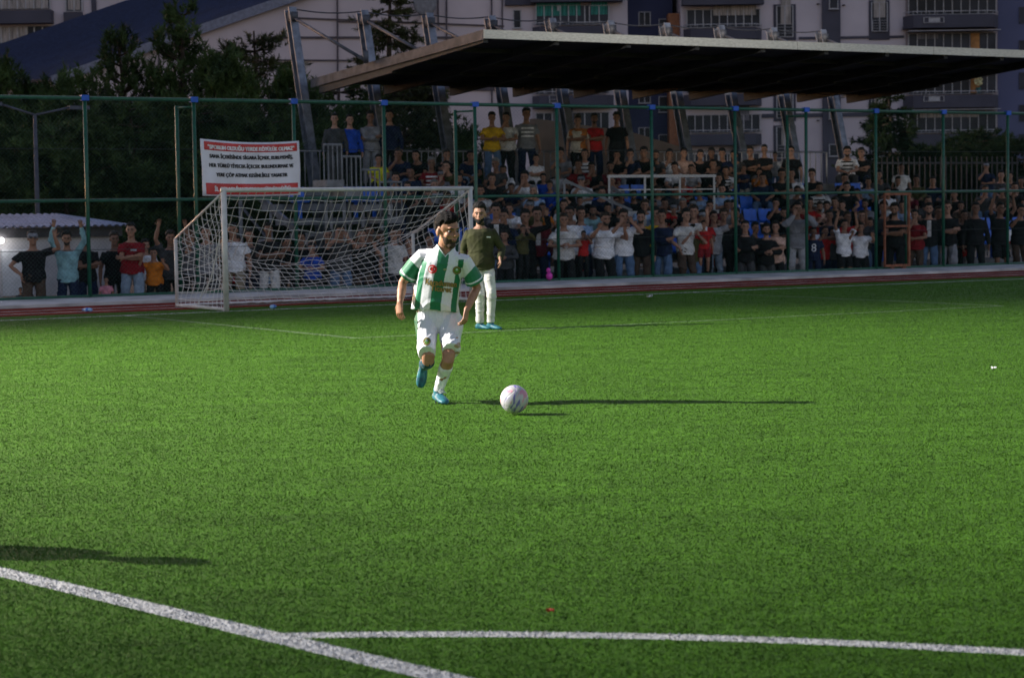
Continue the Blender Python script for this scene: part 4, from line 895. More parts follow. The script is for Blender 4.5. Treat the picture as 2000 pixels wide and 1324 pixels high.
def dec(name, vs, fs, x, z, m, d=.004, proj=on_shirt, rot=0, par=None):
    c, s = math.cos(rot), math.sin(rot); b = MB(); b.add([proj(x + c * vx - s * vy, z + s * vx + c * vy, d) for vx, vy, _ in vs], fs); return b.build(name, m) if False else _att(b, name, m, par)
def _att(b, name, m, par=None):
    o = bpy.data.objects.new(name, b.mesh(name, m)); COL.objects.link(o); o.parent = par or sho_; return o
GOLD = mat('print_gold', (.36, .24, .08), .5, .1); GOLDD = mat('print_brown', (.05, .03, .012), .6); REDP = mat('print_red', (.60, .015, .02), .5)
def emblem(x, z, r, proj=on_shirt, par=None):
    GRN = mat('crest_green', (.10, .22, .03), .5); DG = mat('crest_dark', (.015, .06, .03), .5)
    dec('club_crest', *disc(.001, r), x, z, DG, .004, proj, 0, par); dec('crest_ring', *disc(r * .72, r * .88), x, z, GOLD, .0055, proj, 0, par)
    dec('crest_centre', *disc(.001, r * .6), x, z, GRN, .0055, proj, 0, par); v, f = disc(.001, r * .26); dec('crest_mark', v, f, x, z + r * .2, mat('crest_pale', (.45, .55, .55), .5), .007, proj, 0, par)
dec('flag_patch', *disc(.001, .0375), -.048, 1.155, REDP)
n = 24; cres = []; 
for i in range(n + 1):
    a_ = R(38) + (2 * math.pi - R(76)) * i / n; cres.append((.0235 * math.cos(a_) - .006, .0235 * math.sin(a_), 0))
for i in range(n + 1):
    a_ = R(50) + (2 * math.pi - R(100)) * i / n; cres.append((.0185 * math.cos(a_) + .000, .0185 * math.sin(a_), 0))
dec('crescent', cres, [(i, i + 1, n + 2 + i, n + 1 + i) for i in range(n)], -.052, 1.155, mat('print_white', (.8, .78, .78), .5), .006)
st = [(.0085 * (1 if i % 2 == 0 else .4) * math.cos(R(180) + i * math.pi / 5), .0085 * (1 if i % 2 == 0 else .4) * math.sin(R(180) + i * math.pi / 5), 0) for i in range(10)] + [(0, 0, 0)]
dec('star', st, [(i, (i + 1) % 10, 10) for i in range(10)], -.032, 1.155, MATS['print_white'], .006)
emblem(.158, 1.14, .036)
for q in (-1, 1): dec('maker_mark', *disc(.006, .010, 4), .060 + q * .007, 1.150, mat('print_pale_gold', (.45, .42, .2), .5), .005)
for txt, x, z, w, h in (('Karaduman', .022, 1.035, .262, .048), ('Ticaret', .020, .985, .178, .045)):
    c2, f2 = text_mesh(txt, w, h)
    for m_, off, d_ in ((GOLDD, .0042, .004), (GOLD, .0012, .006)):
        b = MB()
        for ox, oy in ((0, 0), (off, 0), (-off, 0), (0, off), (0, -off)): b.add([on_shirt(x + vx * math.cos(-.12) - vy * math.sin(-.12) + ox, z + vx * math.sin(-.12) + vy * math.cos(-.12) + oy, d_) for vx, vy, _ in c2], f2)
        _att(b, 'sponsor_lettering', m_)
# shorts
mb = MB(); loft(mb, [(V_(-.03, .02, z), V_(w, 0, 0), V_(0, d, 0)) for z, w, d in ((.60, .12, .10), (.66, .170, .130), (.74, .176, .135), (.82, .172, .125))], 20)
limb(mb, [j['hr'] + V_(-.02, 0, .03), j['hr'] * .5 + j['kr'] * .5 + V_(-.012, -.01, 0), V_(-.108, -.255, .435)], [(.100, .120), (.088, .105), (.076, .095)], ends=(True, False))
limb(mb, [j['hl'] + V_(.02, 0, .03), j['hl'] * .5 + j['kl'] * .5 + V_(.012, -.01, 0), V_(.098, -.25, .455)], [(.100, .120), (.088, .105), (.078, .096)], ends=(True, False))
co, F, nr = remesh(mb, .0062, 4); co = crease(wrinkle(co, nr, .0035, 21, 13), nr, .007, 8, 13)
fl = np.clip(1 - np.abs(co[:, 2] - .62) / .22, 0, 1); co = co + nr * (np.sin(co @ V_(26, 4, -16.) + np.sin(co[:, 2] * 30)) * .005 * fl)[:, None]
col = np.tile(Wc, (len(co), 1)); side_l = co[:, 0] < (-.03 - .150 - (co[:, 2] < .7) * 0); 
pz = np.clip((.82 - co[:, 2]) / .2, 0, 1); col[(co[:, 0] < -.186) & (co[:, 2] > .55)] = Gc * .6
st_ = (np.linalg.norm((co - V_(.15, -.2, .50)) * V_(1, .4, .6), axis=1) < .035 + .01 * np.sin(co[:, 2] * 90)); col[st_] = np.array([.40, .28, .20])
shorts = kid('shorts', to_mesh('shorts', co, F, col), HERO, [vcol_mat('shorts_white', .6, .3, .12, 60)])
bv2 = BVHTree.FromPolygons([tuple(q) for q in co], [tuple(int(i) for i in q) for q in F])
def on_shorts(x, z, d=.004):
    h = bv2.ray_cast(Vector((x, -1, z)), Vector((0, 1, 0))); return tuple(h[0] + Vector((0, -d, 0))) if h[0] else (x, -.35, z)
emblem(-.105, .545, .033, on_shorts, shorts)
# socks and boots
mb = MB(); limb(mb, [j['kl'] * .74 + j['al'] * .26 + V_(0, .012, 0), j['kl'] * .5 + j['al'] * .5 + V_(0, .015, 0), j['kl'] * .15 + j['al'] * .85, j['al']], [.059, .058, .043, .041]); co, F, nr = remesh(mb, .006, 2); kid('sock', to_mesh('sock', wrinkle(co, nr, .0022, 4, 60), F), HERO, [SOCKW])
mb = MB(); limb(mb, [j['kr'] * .86 + j['ar'] * .14 + V_(0, 0, -.01), j['kr'] * .6 + j['ar'] * .4 + V_(0, .01, 0), j['kr'] * .15 + j['ar'] * .85, j['ar']], [.060, .060, .046, .042]); co, F, nr = remesh(mb, .006, 2); kid('sock', to_mesh('sock', wrinkle(co, nr, .0022, 4, 60), F), HERO, [TEALS])
co, F, nr = shoe_mesh(j['al'], (.36, -.93, -.06), (0, 0, 1), 1.05, .0055); bl = kid('boot', to_mesh('boot', co, F), HERO, [TEAL])
co, F, nr = shoe_mesh(j['ar'] + V_(0, 0, .0), (-.16, -.22, -1), (.1, -1, .2), 1.0, .0055); br_ = kid('boot', to_mesh('boot', co, F), HERO, [TEAL])
b = MB(); a0 = j['al']
for i in range(5): q = .03 + i * .022; o = a0 + V_(.36, -.93, 0) * q; b.tube([o + V_(-.028, -.011, .015 - i * .007), o + V_(0, 0, .028 - i * .008), o + V_(.028, .011, .015 - i * .007)], .0035, 5)
o = bpy.data.objects.new('laces', b.mesh('laces', mat('lace_white', (.6, .62, .62), .7), True)); COL.objects.link(o); o.parent = bl
b = MB()
for i in range(6): q = -.05 + i * .042; c_ = a0 + V_(.36, -.93, 0) * q; b.tube([c_ + V_((-1) ** i * .022, 0, -.088), c_ + V_((-1) ** i * .022, 0, -.106)], .008, 6)
o = bpy.data.objects.new('studs', b.mesh('studs', mat('stud_dark', (.03, .05, .06), .5))); COL.objects.link(o); o.parent = bl
# ------------------------------------------------------------------ man in olive pullover on the pitch
dp = base_pose(H=V_(-.01, -.05, 1.60), hw=1.14, hy=R(-8), wl=V_(.27, -.20, .99), el=(.5, .6, -.3), hdl=(.1, -.4, -1), wr=V_(-.22, .02, .86), fl=(.75, -.66, 0), fr=(.75, -.66, 0), ar=V_(-.02, .03, .09), al=V_(.13, -.05, .09), kl=(.3, -1, 0), kr=(.3, -1, 0))
dg = ground(941, 643); DM = empty('person', dg, R(4), 'bearded man in olive pullover and pale trousers on the pitch behind the footballer', 'person'); DM.scale = (.95, .95, 1.0)
me, bd = body_mesh(dp, .009, True); kid('body', me, DM, [SKINS[1], EYEW, EYED, LIP])
kid('hair', shell(bd, headM(dp), hair_crit, lambda l: .010 + .030 * np.clip((l[:, 2] - .04) / .08, 0, 1), 'hair', .3, 1), DM, [HAIR]); kid('beard', shell(bd, headM(dp), beard_crit, lambda l: .006 + 0 * l[:, 0], 'beard'), DM, [HAIR])
mb, _ = shirt_geo(dp, True, .040, 1.02, -.19); limb(mb, [dp['N'] - V_(0, 0, .02), dp['N'] + V_(0, -.005, .055)], [(.066, .062), (.062, .060)], ends=(False, False))
co, F, nr = remesh(mb, .009, 3); co = crease(wrinkle(co, nr, .003, 8, 18), nr, .007, 5, 11); so = kid('pullover', to_mesh('pullover', co, F), DM, [mat('cloth_olive_knit', (.045, .046, .018), .85, .18, 9, bump=.3)])
bv3 = BVHTree.FromPolygons([tuple(q) for q in co], [tuple(int(i) for i in q) for q in F])
def on_p(x, z, d=.004):
    h = bv3.ray_cast(Vector((x, -1, z)), Vector((0, 1, 0))); return tuple(h[0] + Vector((0, -d, 0))) if h[0] else (x, -.2, z)
dec('chest_mark', *grid(.062, .018), .115, 1.285, MATS['print_white'], .005, on_p, -.05, so); dec('zip', *grid(.006, .14), 0, 1.37, mat('zip_dark', (.02, .02, .012), .5), .004, on_p, 0, so)
mb, _ = pants_geo(dp, True, .010, 1.03); co, F, nr = remesh(mb, .009, 3); kid('trousers', to_mesh('trousers', crease(wrinkle(co, nr, .004, 9, 16), nr, .009, 6, 10), F), DM, [mat('cloth_pale_trousers', (.64, .63, .60), .85, .12, 9, bump=.2)])
jj = joints(dp)
for k in 'rl': co, F, nr = shoe_mesh(jj['a' + k], dp['f' + k], k=1.05); kid('shoe', to_mesh('shoe', co, F), DM, [TEAL])
# player outside the left edge whose shadow falls into the picture
make_person(V_(-4.5, 10.6, 0), R(20), 1.02, 'down', 'white', 'navy-', hair=HAIR, shoe='white')
tag([o for o in scene.objects if o.type == 'EMPTY' and o.name.startswith('person')][-1], 'man in white top and navy shorts near the corner of the foreground lines', 'person')
# ------------------------------------------------------------------ ball
bp_ = ground(1005, 809.5); BR_ = .1145
bpy.ops.object.select_all(action='DESELECT') if False else None
bm = bmesh.new(); bmesh.ops.create_uvsphere(bm, u_segments=48, v_segments=32, radius=BR_); bme = bpy.data.meshes.new('football'); bm.to_mesh(bme); bm.free(); bme.shade_smooth()
m = bpy.data.materials.new('football_skin'); m.use_nodes = True; nt = m.node_tree; Nn = nt.nodes; L = nt.links; b_ = Nn['Principled BSDF']; b_.inputs['Roughness'].default_value = .35
tc = Nn.new('ShaderNodeTexCoord'); mpp = Nn.new('ShaderNodeMapping'); mpp.inputs['Rotation'].default_value = (.5, .3, .35); mpp.inputs['Scale'].default_value = (13, 5, 5); L.new(tc.outputs['Object'], mpp.inputs[0])
nz = Nn.new('ShaderNodeTexNoise'); nz.inputs['Scale'].default_value = 1.7; nz.inputs['Detail'].default_value = 2; L.new(mpp.outputs[0], nz.inputs['Vector'])
rp = Nn.new('ShaderNodeValToRGB'); L.new(nz.outputs['Fac'], rp.inputs[0]); els = rp.color_ramp.elements; els[0].position = .36; els[0].color = (.13, .10, .36, 1); els[1].position = .63; els[1].color = (.58, .24, .33, 1)
for p_, c_ in ((.44, (.42, .41, .46, 1)), (.57, (.48, .46, .45, 1))): e_ = els.new(p_); e_.color = c_
L.new(rp.outputs[0], b_.inputs['Base Color']); vz = Nn.new('ShaderNodeTexVoronoi'); vz.feature = 'DISTANCE_TO_EDGE'; vz.inputs['Scale'].default_value = 9; L.new(tc.outputs['Object'], vz.inputs['Vector'])
mr = Nn.new('ShaderNodeMapRange'); mr.inputs[2].default_value = .05; L.new(vz.outputs['Distance'], mr.inputs[0]); bpn = Nn.new('ShaderNodeBump'); bpn.inputs['Strength'].default_value = .5; bpn.inputs['Distance'].default_value = .004; L.new(mr.outputs[0], bpn.inputs['Height']); L.new(bpn.outputs[0], b_.inputs['Normal'])
bme.materials.append(m); ball = bpy.data.objects.new('football', bme); COL.objects.link(ball); ball.location = (bp_[0], bp_[1], BR_ + .01); ball.rotation_euler = (.3, .4, .2)
tag(ball, 'white football with purple and pink marks rolling ahead of the footballer', 'ball')
# small things on the ground
def bottle(px, py, label, lying=True, col=(.25, .45, .75)):
    p = ground(px, py); t = empty('water_bottle', p, rnd.uniform(0, 3), label, 'bottle'); mm = mat('bottle_plastic', col, .15, .05, spec=.6)
    a = MB(); prof = [(0, .030), (.01, .034), (.13, .034), (.17, .024), (.19, .013), (.20, .013)]
    a.tube([(x_, 0, .034) for x_, _ in prof], [r for _, r in prof], 12); o = bpy.data.objects.new('bottle_body', a.mesh('bottle_body', mm, True)); COL.objects.link(o); o.parent = t
    a = MB(); a.tube([(.20, 0, .034), (.222, 0, .034)], .016, 10); o = bpy.data.objects.new('cap', a.mesh('cap', mat('bottle_cap', (.05, .2, .6), .4))); COL.objects.link(o); o.parent = t
    a = MB(); a.tube([(.05, 0, .034), (.11, 0, .034)], .0355, 12, False); o = bpy.data.objects.new('paper_band', a.mesh('paper_band', mat('bottle_band', (.03, .15, .55), .5))); COL.objects.link(o); o.parent = t
bottle(530, 603, 'blue water bottle lying inside the goal'); bottle(178, 609, 'water bottle lying on the red track left of the goal', col=(.6, .6, .62))
def scrap(px, py, s, col, label, cat='litter'):
    p = ground(px, py); b = MB(); rs3 = random.Random(px); n = 5; vs = []
    for i in range(n):
        for k in range(n): vs.append((p[0] + (i / 4 - .5) * s + rs3.uniform(-.1, .1) * s, p[1] + (k / 4 - .5) * s, .025 + rs3.uniform(0, .5) * s))
    fs = [(i * n + k, (i + 1) * n + k, (i + 1) * n + k + 1, i * n + k + 1) for i in range(4) for k in range(4)]; m_ = len(vs); vs += [(x_, y_, z_ - .004) for x_, y_, z_ in vs]; fs += [tuple(q + m_ for q in f[::-1]) for f in fs]
    b.add(vs, fs); tag(b.build('wrapper', mat('scrap_%d' % px, col, .6)), label, cat)
scrap(1075, 1205, .03, (.45, .06, .03), 'small red wrapper lying on the near turf'); scrap(1941, 725, .05, (.7, .7, .7), 'small white scrap lying on turf at far right'); scrap(1269, 583, .10, (.6, .6, .6), 'white scrap lying on turf just beyond the defender'.replace('just beyond the defender', 'near the far edge line'))
u_, z_ = atv(1073, 550, -.1); P_ = W(u_, -.1, z_); b = MB(); b.ball((P_[0], P_[1], .17), (.075, .075, .09), 12, 8); b.ball((P_[0] - .02, P_[1], .30), (.05, .05, .06), 10, 7); tag(b.build('balloon', mat('balloon_pink', (.65, .06, .40), .4), None, True), 'small pink balloon on the kerb at the fence foot', 'balloon')
# ------------------------------------------------------------------ shed at the left
SV = 3.2; us = atv(226, 500, SV)[0]; ul = us - 9
zt_ = atv(110, 443, SV)[1]; zr = atv(110, 419, SV + 2.2)[1]
shed = thingW('shed', us, SV, 0, 'low white shed with ribbed pale blue metal roof behind the fence at left', 'shed')
b = MB(); b.box((ul, SV, 0), (us, SV + 4, zt_ - .22), W); b.build('wall', mat('shed_wall', (.46, .44, .45), .8, .12, 1.5), shed)
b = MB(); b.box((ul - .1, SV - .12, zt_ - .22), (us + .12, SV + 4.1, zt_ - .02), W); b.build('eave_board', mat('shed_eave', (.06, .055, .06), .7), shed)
b = MB(); nrb = 60; ur = us + .35
vs = []; fs = []
for i in range(nrb * 4 + 1):
    u = ul - .3 + (ur - ul + .3) * i / (nrb * 4); hgt = .03 if i % 4 in (1, 2) else 0; tt = max(0, (u - (ur - 1.0)) / 1.0)
    for v, z in ((SV - .3, zt_), (SV + 2.0, zr)): vs.append(W(u if z == zt_ else min(u, ur - 1.0 + tt * .0), v, z + hgt))
nn = len(vs); vs += [q - V_(0, 0, .02) for q in vs]
for i in range(nrb * 4): a = i * 2; fs += [(a, a + 2, a + 3, a + 1), (a + nn, a + 1 + nn, a + 3 + nn, a + 2 + nn)]
b.add(vs, fs); b.build('roof', mat('shed_roof', (.22, .26, .38), .6, .12, 2, metal=.1), shed)
u0 = atv(2, 500, SV)[0]; u1 = atv(62, 500, SV)[0]; b = MB(); b.box((u0, SV - .05, .02), (u1, SV - .002, atv(30, 487, SV)[1]), W); dr = b.build('door', mat('shed_door', (.60, .60, .62), .5, .05), shed)
b = MB(); b.box((u1 - .15, SV - .10, .85), (u1 - .06, SV - .052, .90), W); hd = b.build('handle', STEEL, shed); hd.parent = dr; hd.matrix_parent_inverse = parent_inv(dr)
ub, zb_ = atv(2, 470, SV - .1); P_ = W(ub, SV - .1, zb_); b = MB(); b.ball(P_, (.07, .05, .07)); b.build('lamp', mat('lamp_glow', (1, 1, 1), .4, emit=((1, .97, .9), 3.0)), shed)
ld = bpy.data.lights.new('shed_lamp', 'POINT'); ld.energy = 3; ld.shadow_soft_size = .06; lo = bpy.data.objects.new('shed_lamp', ld); COL.objects.link(lo); lo.location = W(ub, SV - .22, zb_); lo.parent = shed; lo.matrix_parent_inverse = parent_inv(shed)
# ------------------------------------------------------------------ street lamp behind the shed
u, z = atv(68, 225, 9); sl = thingW('street_lamp', u, 9, 0, 'thin grey double armed street lamp behind the shed', 'street lamp'); b = MB(); LAMPG = mat('lamp_grey', (.09, .09, .12), .7); b.tube([W(u, 9, 0), W(u, 9, z)], [.07, .045], 8); b.build('pole', LAMPG, sl, True)
for xx, yy in ((2, 204), (134, 211)):
    ua, za = atv(xx, yy, 9); b = MB(); b.tube([W(u, 9, z), W(ua, 9, za)], .03, 6); ar_ = b.build('arm', LAMPG, sl, True); b = MB(); s = 1 if ua > u else -1; b.box((min(ua, ua + s * .5), 8.9, za - .04), (max(ua, ua + s * .5), 9.1, za + .05), W); b.build('lamp_head', LAMPG, sl)
# ------------------------------------------------------------------ hall with blue roof
HY = 95.0; A_ = lambda px, py, Y=HY: atY(px, py, Y)
c0 = A_(130, 150); rk = A_(565, 0) - c0; rk /= rk[0]; ez = c0[2]; ev_ = (A_(0, 165, 100.0) - c0); ev_[2] = 0; ev_ = ev_ / np.linalg.norm(ev_)
xr = A_(985, 200)[0]; apx = (xr - c0[0]) * 1.0
hall = empty('hall', (c0[0], HY, 0), 0, 'large pale hall with a sloping dark blue ribbed roof behind the pines', 'building')
ap = c0 + rk * 17.5; HWm = mat('hall_wall', (.54, .44, .46), .9, .07, .35)
b = MB(); fw = [V_(c0[0], HY, 0), V_(xr, HY, 0), V_(xr, HY, ap[2]), ap, c0]; bk = [q + ev_ * 27 for q in fw]; b.add(fw + bk, [(0, 1, 2, 3, 4), (9, 8, 7, 6, 5), (0, 5, 6, 1), (1, 6, 7, 2), (2, 7, 8, 3), (0, 4, 9, 5)]); b.build('wall', HWm, hall)
b = MB(); k_ = V_(0, 0, .12); e1 = c0 - rk * .6 + V_(0, -.25, 0); e2 = ap + V_(0, -.25, 0); p8 = [e1 + k_ * .2, e2 + k_ * .2, e2 + ev_ * 27, e1 + ev_ * 27]; b.hexa(p8 + [q + k_ for q in p8]); rf = b.build('roof', mat('hall_roof', (.018, .028, .075), .75, .3, .6, spec=.2), hall)
b = MB()
for i in range(1, 46):
    q = e1 + (ev_ * 27) * i / 46 + k_ * 1.2; b.beam(q, q + (e2 - e1), .06, .05, (0, 0, 1))
b.build('seams', mat('hall_roof_rib', (.026, .036, .09), .7), rf)
b = MB(); b.beam(e1 + V_(0, -.06, .0), e2 + V_(0, -.06, 0), .06, .42, (0, 0, 1)); b.build('verge_board', mat('verge_grey', (.20, .20, .26), .7), hall)
PIPE = mat('pipe_dark', (.09, .07, .08), .7)
for pts in (((660, 0), (660, 205)), ((856, 0), (856, 60)), ((873, 0), (873, 210)), ((961, 0), (961, 205)), ((982, 0), (982, 205)), ((310, 160), (310, 60))):
    (xa, ya), (xb, yb) = pts; P1, P2 = A_(xa, ya, HY - .1), A_(xb, yb, HY - .1); b = MB(); b.tube([P1 if ya > 0 else P1 + V_(0, 0, 2), P2], .045, 6); b.build('downpipe', PIPE, hall)
for xa, ya, xb, yb, h in ((520, 74, 985, 74, .10), (560, 35, 985, 52, .07), (520, 118, 985, 120, .07), (865, 172, 985, 174, .22), (660, 43, 870, 47, .05)):
    b = MB(); b.beam(A_(xa, ya, HY - .06), A_(xb, yb, HY - .06), .06, h); b.build('wall_band', PIPE, hall)
dsp = A_(830, 6, HY - .6); dsh = empty('satellite_dish', dsp, 0, 'grey satellite dish on the pale hall wall above the canopy', 'satellite dish')
b = MB(); b.ball(dsp, (.55, .10, .62), 16, 8); b.build('dish', mat('dish_grey', (.20, .19, .21), .6), dsh, True); b = MB(); b.tube([dsp + V_(0, .05, -.2), dsp + V_(0, .6, -.6)], .04, 6); b.build('bracket', PIPE, dsh)
# ------------------------------------------------------------------ apartment blocks
AY = 155.0
def A2(px, py, d=0.0): 
    q = atY(px, py, AY); return V_(q[0], AY - d, q[2])
def fbox(b, x0, y0, x1, y1, d0, d1):
    p, q = A2(x0, y1), A2(x1, y0); z0 = max(p[2], 0) if y1 < 900 else 0; b.box((p[0], AY - d1, z0), (q[0], AY - d0, q[2]))
LIL = mat('lilac_render', (.50, .43, .465), .9, .06, .3); SLATE = mat('slate_render', (.070, .066, .088), .9, .08, .5); PANE = mat('window_glass', (.030, .032, .045), .35, .3, .4, spec=.15); FRM = mat('window_frame', (.38, .36, .38), .6)
CURT = mat('curtain_cream', (.36, .31, .29), .9, .3, 3, stretch=(8, 8, .3)); CURG = mat('curtain_green', (.04, .20, .17), .9, .35, 3, stretch=(8, 8, .3)); DKG = mat('dark_recess', (.02, .018, .024), .9); BLUER = mat('blue_render', (.10, .105, .19), .9, .06, .3); ORG = mat('orange_trim', (.30, .13, .07), .9)
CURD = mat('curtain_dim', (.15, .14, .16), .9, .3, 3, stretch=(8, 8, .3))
def window(par, x0, y0, x1, y1, d=.0, panes=2, cur=None, frame=FRM, sill=True):
    b = MB(); w = 1.6
    fbox(b, x0, y0, x1, y0 + w, d, d + .08); fbox(b, x0, y1 - w, x1, y1, d, d + .08)
    for i in range(panes + 1): xx = x0 + (x1 - x0 - w) * i / panes; fbox(b, xx, y0 + w, xx + w, y1 - w, d, d + .07)
    f = b.build('window', frame, par); b = MB(); fbox(b, x0 + .5, y0 + .5, x1 - .5, y1 - .5, d + .005, d + .03); g = b.build('pane', PANE, par); g.parent = f; g.matrix_parent_inverse = parent_inv(f)
    if cur:
        c0_, c1_, cm = cur; b = MB(); xa, xb = x0 + (x1 - x0) * c0_ + w, x0 + (x1 - x0) * c1_ - w; n = max(4, int((xb - xa) / 1.5))
        vs = []; za, zb2 = A2(0, y1 - w - .5)[2], A2(0, y0 + w + .5)[2]
        for i in range(n + 1):
            X_ = A2(xa + (xb - xa) * i / n, 0)[0]; dd = AY - d - .045 - .015 * (i % 2); vs += [(X_, dd, za), (X_, dd, zb2)]
        m_ = len(vs); vs += [(x_, y_ + .012, z_) for x_, y_, z_ in vs]; b.add(vs, [(2 * i, 2 * i + 2, 2 * i + 3, 2 * i + 1) for i in range(n)] + [(2 * i + m_, 2 * i + 1 + m_, 2 * i + 3 + m_, 2 * i + 2 + m_) for i in range(n)]); g = b.build('curtain', cm, par); g.parent = f; g.matrix_parent_inverse = parent_inv(f)
    if sill: b = MB(); fbox(b, x0 - 1.5, y1, x1 + 1.5, y1 + 1.4, d, d + .2); g = b.build('sill', frame, par); g.parent = f; g.matrix_parent_inverse = parent_inv(f)
def balcony(par, x0, x1, ytop, ybot, d=0.0, dep=1.3, rail=True, curve=True):
    b = MB(); n = 12; P0, P1 = A2(x0, ybot), A2(x1, ytop); zb_, zt2 = P0[2], P1[2]; X0, X1 = P0[0], P1[0]
    def outline(i, inset=0):
        t = i / n; x_ = X0 + (X1 - X0) * t; e = min(t, 1 - t) * (X1 - X0); r_ = .9
        y_ = dep - inset if e > r_ or not curve else (dep - inset) * (.35 + .65 * math.sqrt(max(0, 1 - (1 - e / r_) ** 2)))
        return x_, AY - d - y_
    vs = []
    for i in range(n + 1):
        x_, y_ = outline(i); x2, y2 = outline(i, .12); vs += [(x_, y_, zb_), (x_, y_, zt2), (x2, y2, zt2), (x2, y2, zb_)]
    fs = []
    for i in range(n):
        a = 4 * i; fs += [(a, a + 4, a + 5, a + 1), (a + 1, a + 5, a + 6, a + 2), (a + 2, a + 6, a + 7, a + 3)]
    fs += [(0, 1, 2, 3), (4 * n, 4 * n + 3, 4 * n + 2, 4 * n + 1)]; b.add(vs, fs)
    sl_ = [(X0, AY - d, zb_), *[(outline(i)[0], outline(i)[1] + .02, zb_) for i in range(n + 1)], (X1, AY - d, zb_)]; m_ = len(sl_); b.add(sl_ + [(x_, y_, z_ + .15) for x_, y_, z_ in sl_], [tuple(range(m_)), tuple(range(m_, 2 * m_))[::-1]])
    f = b.build('balcony', SLATE, par)
    if rail:
        b = MB(); b.tube([(outline(i)[0], outline(i)[1] + .06, zt2 + .28) for i in range(n + 1)], .035, 6)
        for i in range(n + 1): x_, y_ = outline(i); b.tube([(x_, y_ + .06, zt2), (x_, y_ + .06, zt2 + .28)], .02, 5)
        g = b.build('handrail', FRM, par); g.parent = f; g.matrix_parent_inverse = parent_inv(f)
def block(name_label, x0, x1, m, top=-120, d=0, dep=12): 
    q = A2((x0 + x1) / 2, 400); t = empty('apartment_building', (q[0], AY, 0), 0, name_label, 'building'); b = MB(); p, r = A2(x0, top), A2(x1, top); b.box((p[0], AY - d, 0), (r[0], AY - d + dep, r[2] if False else A2(x1, top)[2])); b.build('wall', m, t); return t
FL = [(-15 + 77 * k) for k in range(6)]    # storey lines (parapet tops) in the photograph: 32, 109, 187, 262
bA = block('lilac and slate apartment block with green curtains over the canopy', 880, 1224, LIL)
b = MB(); fbox(b, 986, -60, 1044, 12, .01, .5); fbox(b, 1036, -60, 1215, 8, .02, 1.2); b.build('slate_bay', SLATE, bA)
window(bA, 1002, 20, 1018, 56, .01, 1); window(bA, 1000, 96, 1018, 132, .01, 1)
for k, yt in enumerate((53, 130, 187, 262)):
    balcony(bA, 1040, 1198, yt, yt + 26, 0, 1.2)
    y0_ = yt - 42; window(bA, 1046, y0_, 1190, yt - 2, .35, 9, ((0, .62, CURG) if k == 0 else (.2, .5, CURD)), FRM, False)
    if k == 0: window(bA, 1150, y0_ + 1, 1189, yt - 3, .46, 2, (0.05, .95, CURG), FRM, False)
b = MB(); fbox(b, 1088, 13, 1092, 23, .4, .5); [fbox(b, 1072, y, 1106, y + 1.3, 1.3, 1.36) for y in (188, 196, 202)]; [fbox(b, x, 189.3, x + 1.3, 202, 1.3, 1.36) for x in (1072, 1104.7)]; b.build('drying_rack', FRM, bA)
bS = block('dark blue apartment block in the recess beside the orange strip', 1224, 1318, mat('indigo_render', (.045, .05, .10), .9, .08, .3), d=-3)
for yt in (38, 115, 192, 268): window(bS, 1252, yt - 22, 1276, yt + 6, -3, 2); window(bS, 1292, yt - 8, 1312, yt + 24, -3, 1)
b = MB(); fbox(b, 1316, 24, 1330, 900, -2.9, -1); b.build('orange_pilaster', ORG, bS)
bR = empty('house', A2(1300, 400, -8) * V_(1, 1, 0), 0, 'small house roof with red tiles seen between the apartment blocks', 'house')
b = MB(); p, q = A2(1262, 28, -8), A2(1345, 28, -8); b.add([(p[0], AY + 6, p[2]), (q[0], AY + 6, p[2]), (q[0], AY + 10, p[2] + 1.3), (p[0] + 1.2, AY + 10, p[2] + 1.3), (p[0], AY + 6, p[2] - .15), (q[0], AY + 6, p[2] - .15), (q[0], AY + 10, p[2] + 1.15), (p[0] + 1.2, AY + 10, p[2] + 1.15)], [(0, 1, 2, 3), (4, 7, 6, 5), (0, 4, 5, 1), (0, 3, 7, 4)]); b.build('roof', mat('red_tiles', (.22, .07, .04), .9, .3, 6), bR)
b = MB(); b.box((p[0] + .3, AY + 6.3, 0), (q[0], AY + 9.9, p[2] - .12)); b.build('wall', mat('house_wall', (.26, .16, .13), .9, .1, 1), bR)
bB = block('pale lilac apartment block with slate bays behind the canopy middle', 1328, 1768, LIL)
for k, yt in enumerate((57, 134, 185, 262, 338)):
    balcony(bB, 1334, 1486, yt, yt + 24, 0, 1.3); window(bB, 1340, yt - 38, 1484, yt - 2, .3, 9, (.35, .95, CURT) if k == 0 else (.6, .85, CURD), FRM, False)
b = MB(); fbox(b, 1330, -60, 1488, 14, .32, 1.3); fbox(b, 1610, -60, 1640, 900, .02, .25); fbox(b, 1488, 219, 1765, 231, .015, .12); fbox(b, 1560, 70, 1765, 78, .015, .12); b.build('slate_bay', SLATE, bB)
for yt in (12, 170, 248):
    b = MB(); fbox(b, 1511, yt - 3, 1554, yt + 68, .02, .08); b.build('window_surround', SLATE, bB); window(bB, 1516, yt, 1549, yt + 62, .09, 2, (.2, .9, CURT), FRM, False)
    b = MB(); [fbox(b, 1517, yt + 36 + 6 * i, 1548, yt + 37 + 6 * i, .3, .35) for i in range(5)]; b.build('window_grille', FRM, bB)
for yt in (3, 177, 252):
    b = MB(); fbox(b, 1697, yt - 2, 1737, yt + 76, .02, .10); b.build('window_surround', SLATE, bB); window(bB, 1701, yt + 2, 1733, yt + 60, .11, 2, (.1, .9, CURT), FRM, False)
    b = MB(); [fbox(b, 1702, yt + 38 + 5 * i, 1732, yt + 39 + 5 * i, .3, .35) for i in range(5)]; [fbox(b, 1702 + 14.7 * i, yt + 39, 1703.2 + 14.7 * i, yt + 58, .3, .34) for i in range(3)]; b.build('window_grille', FRM, bB)
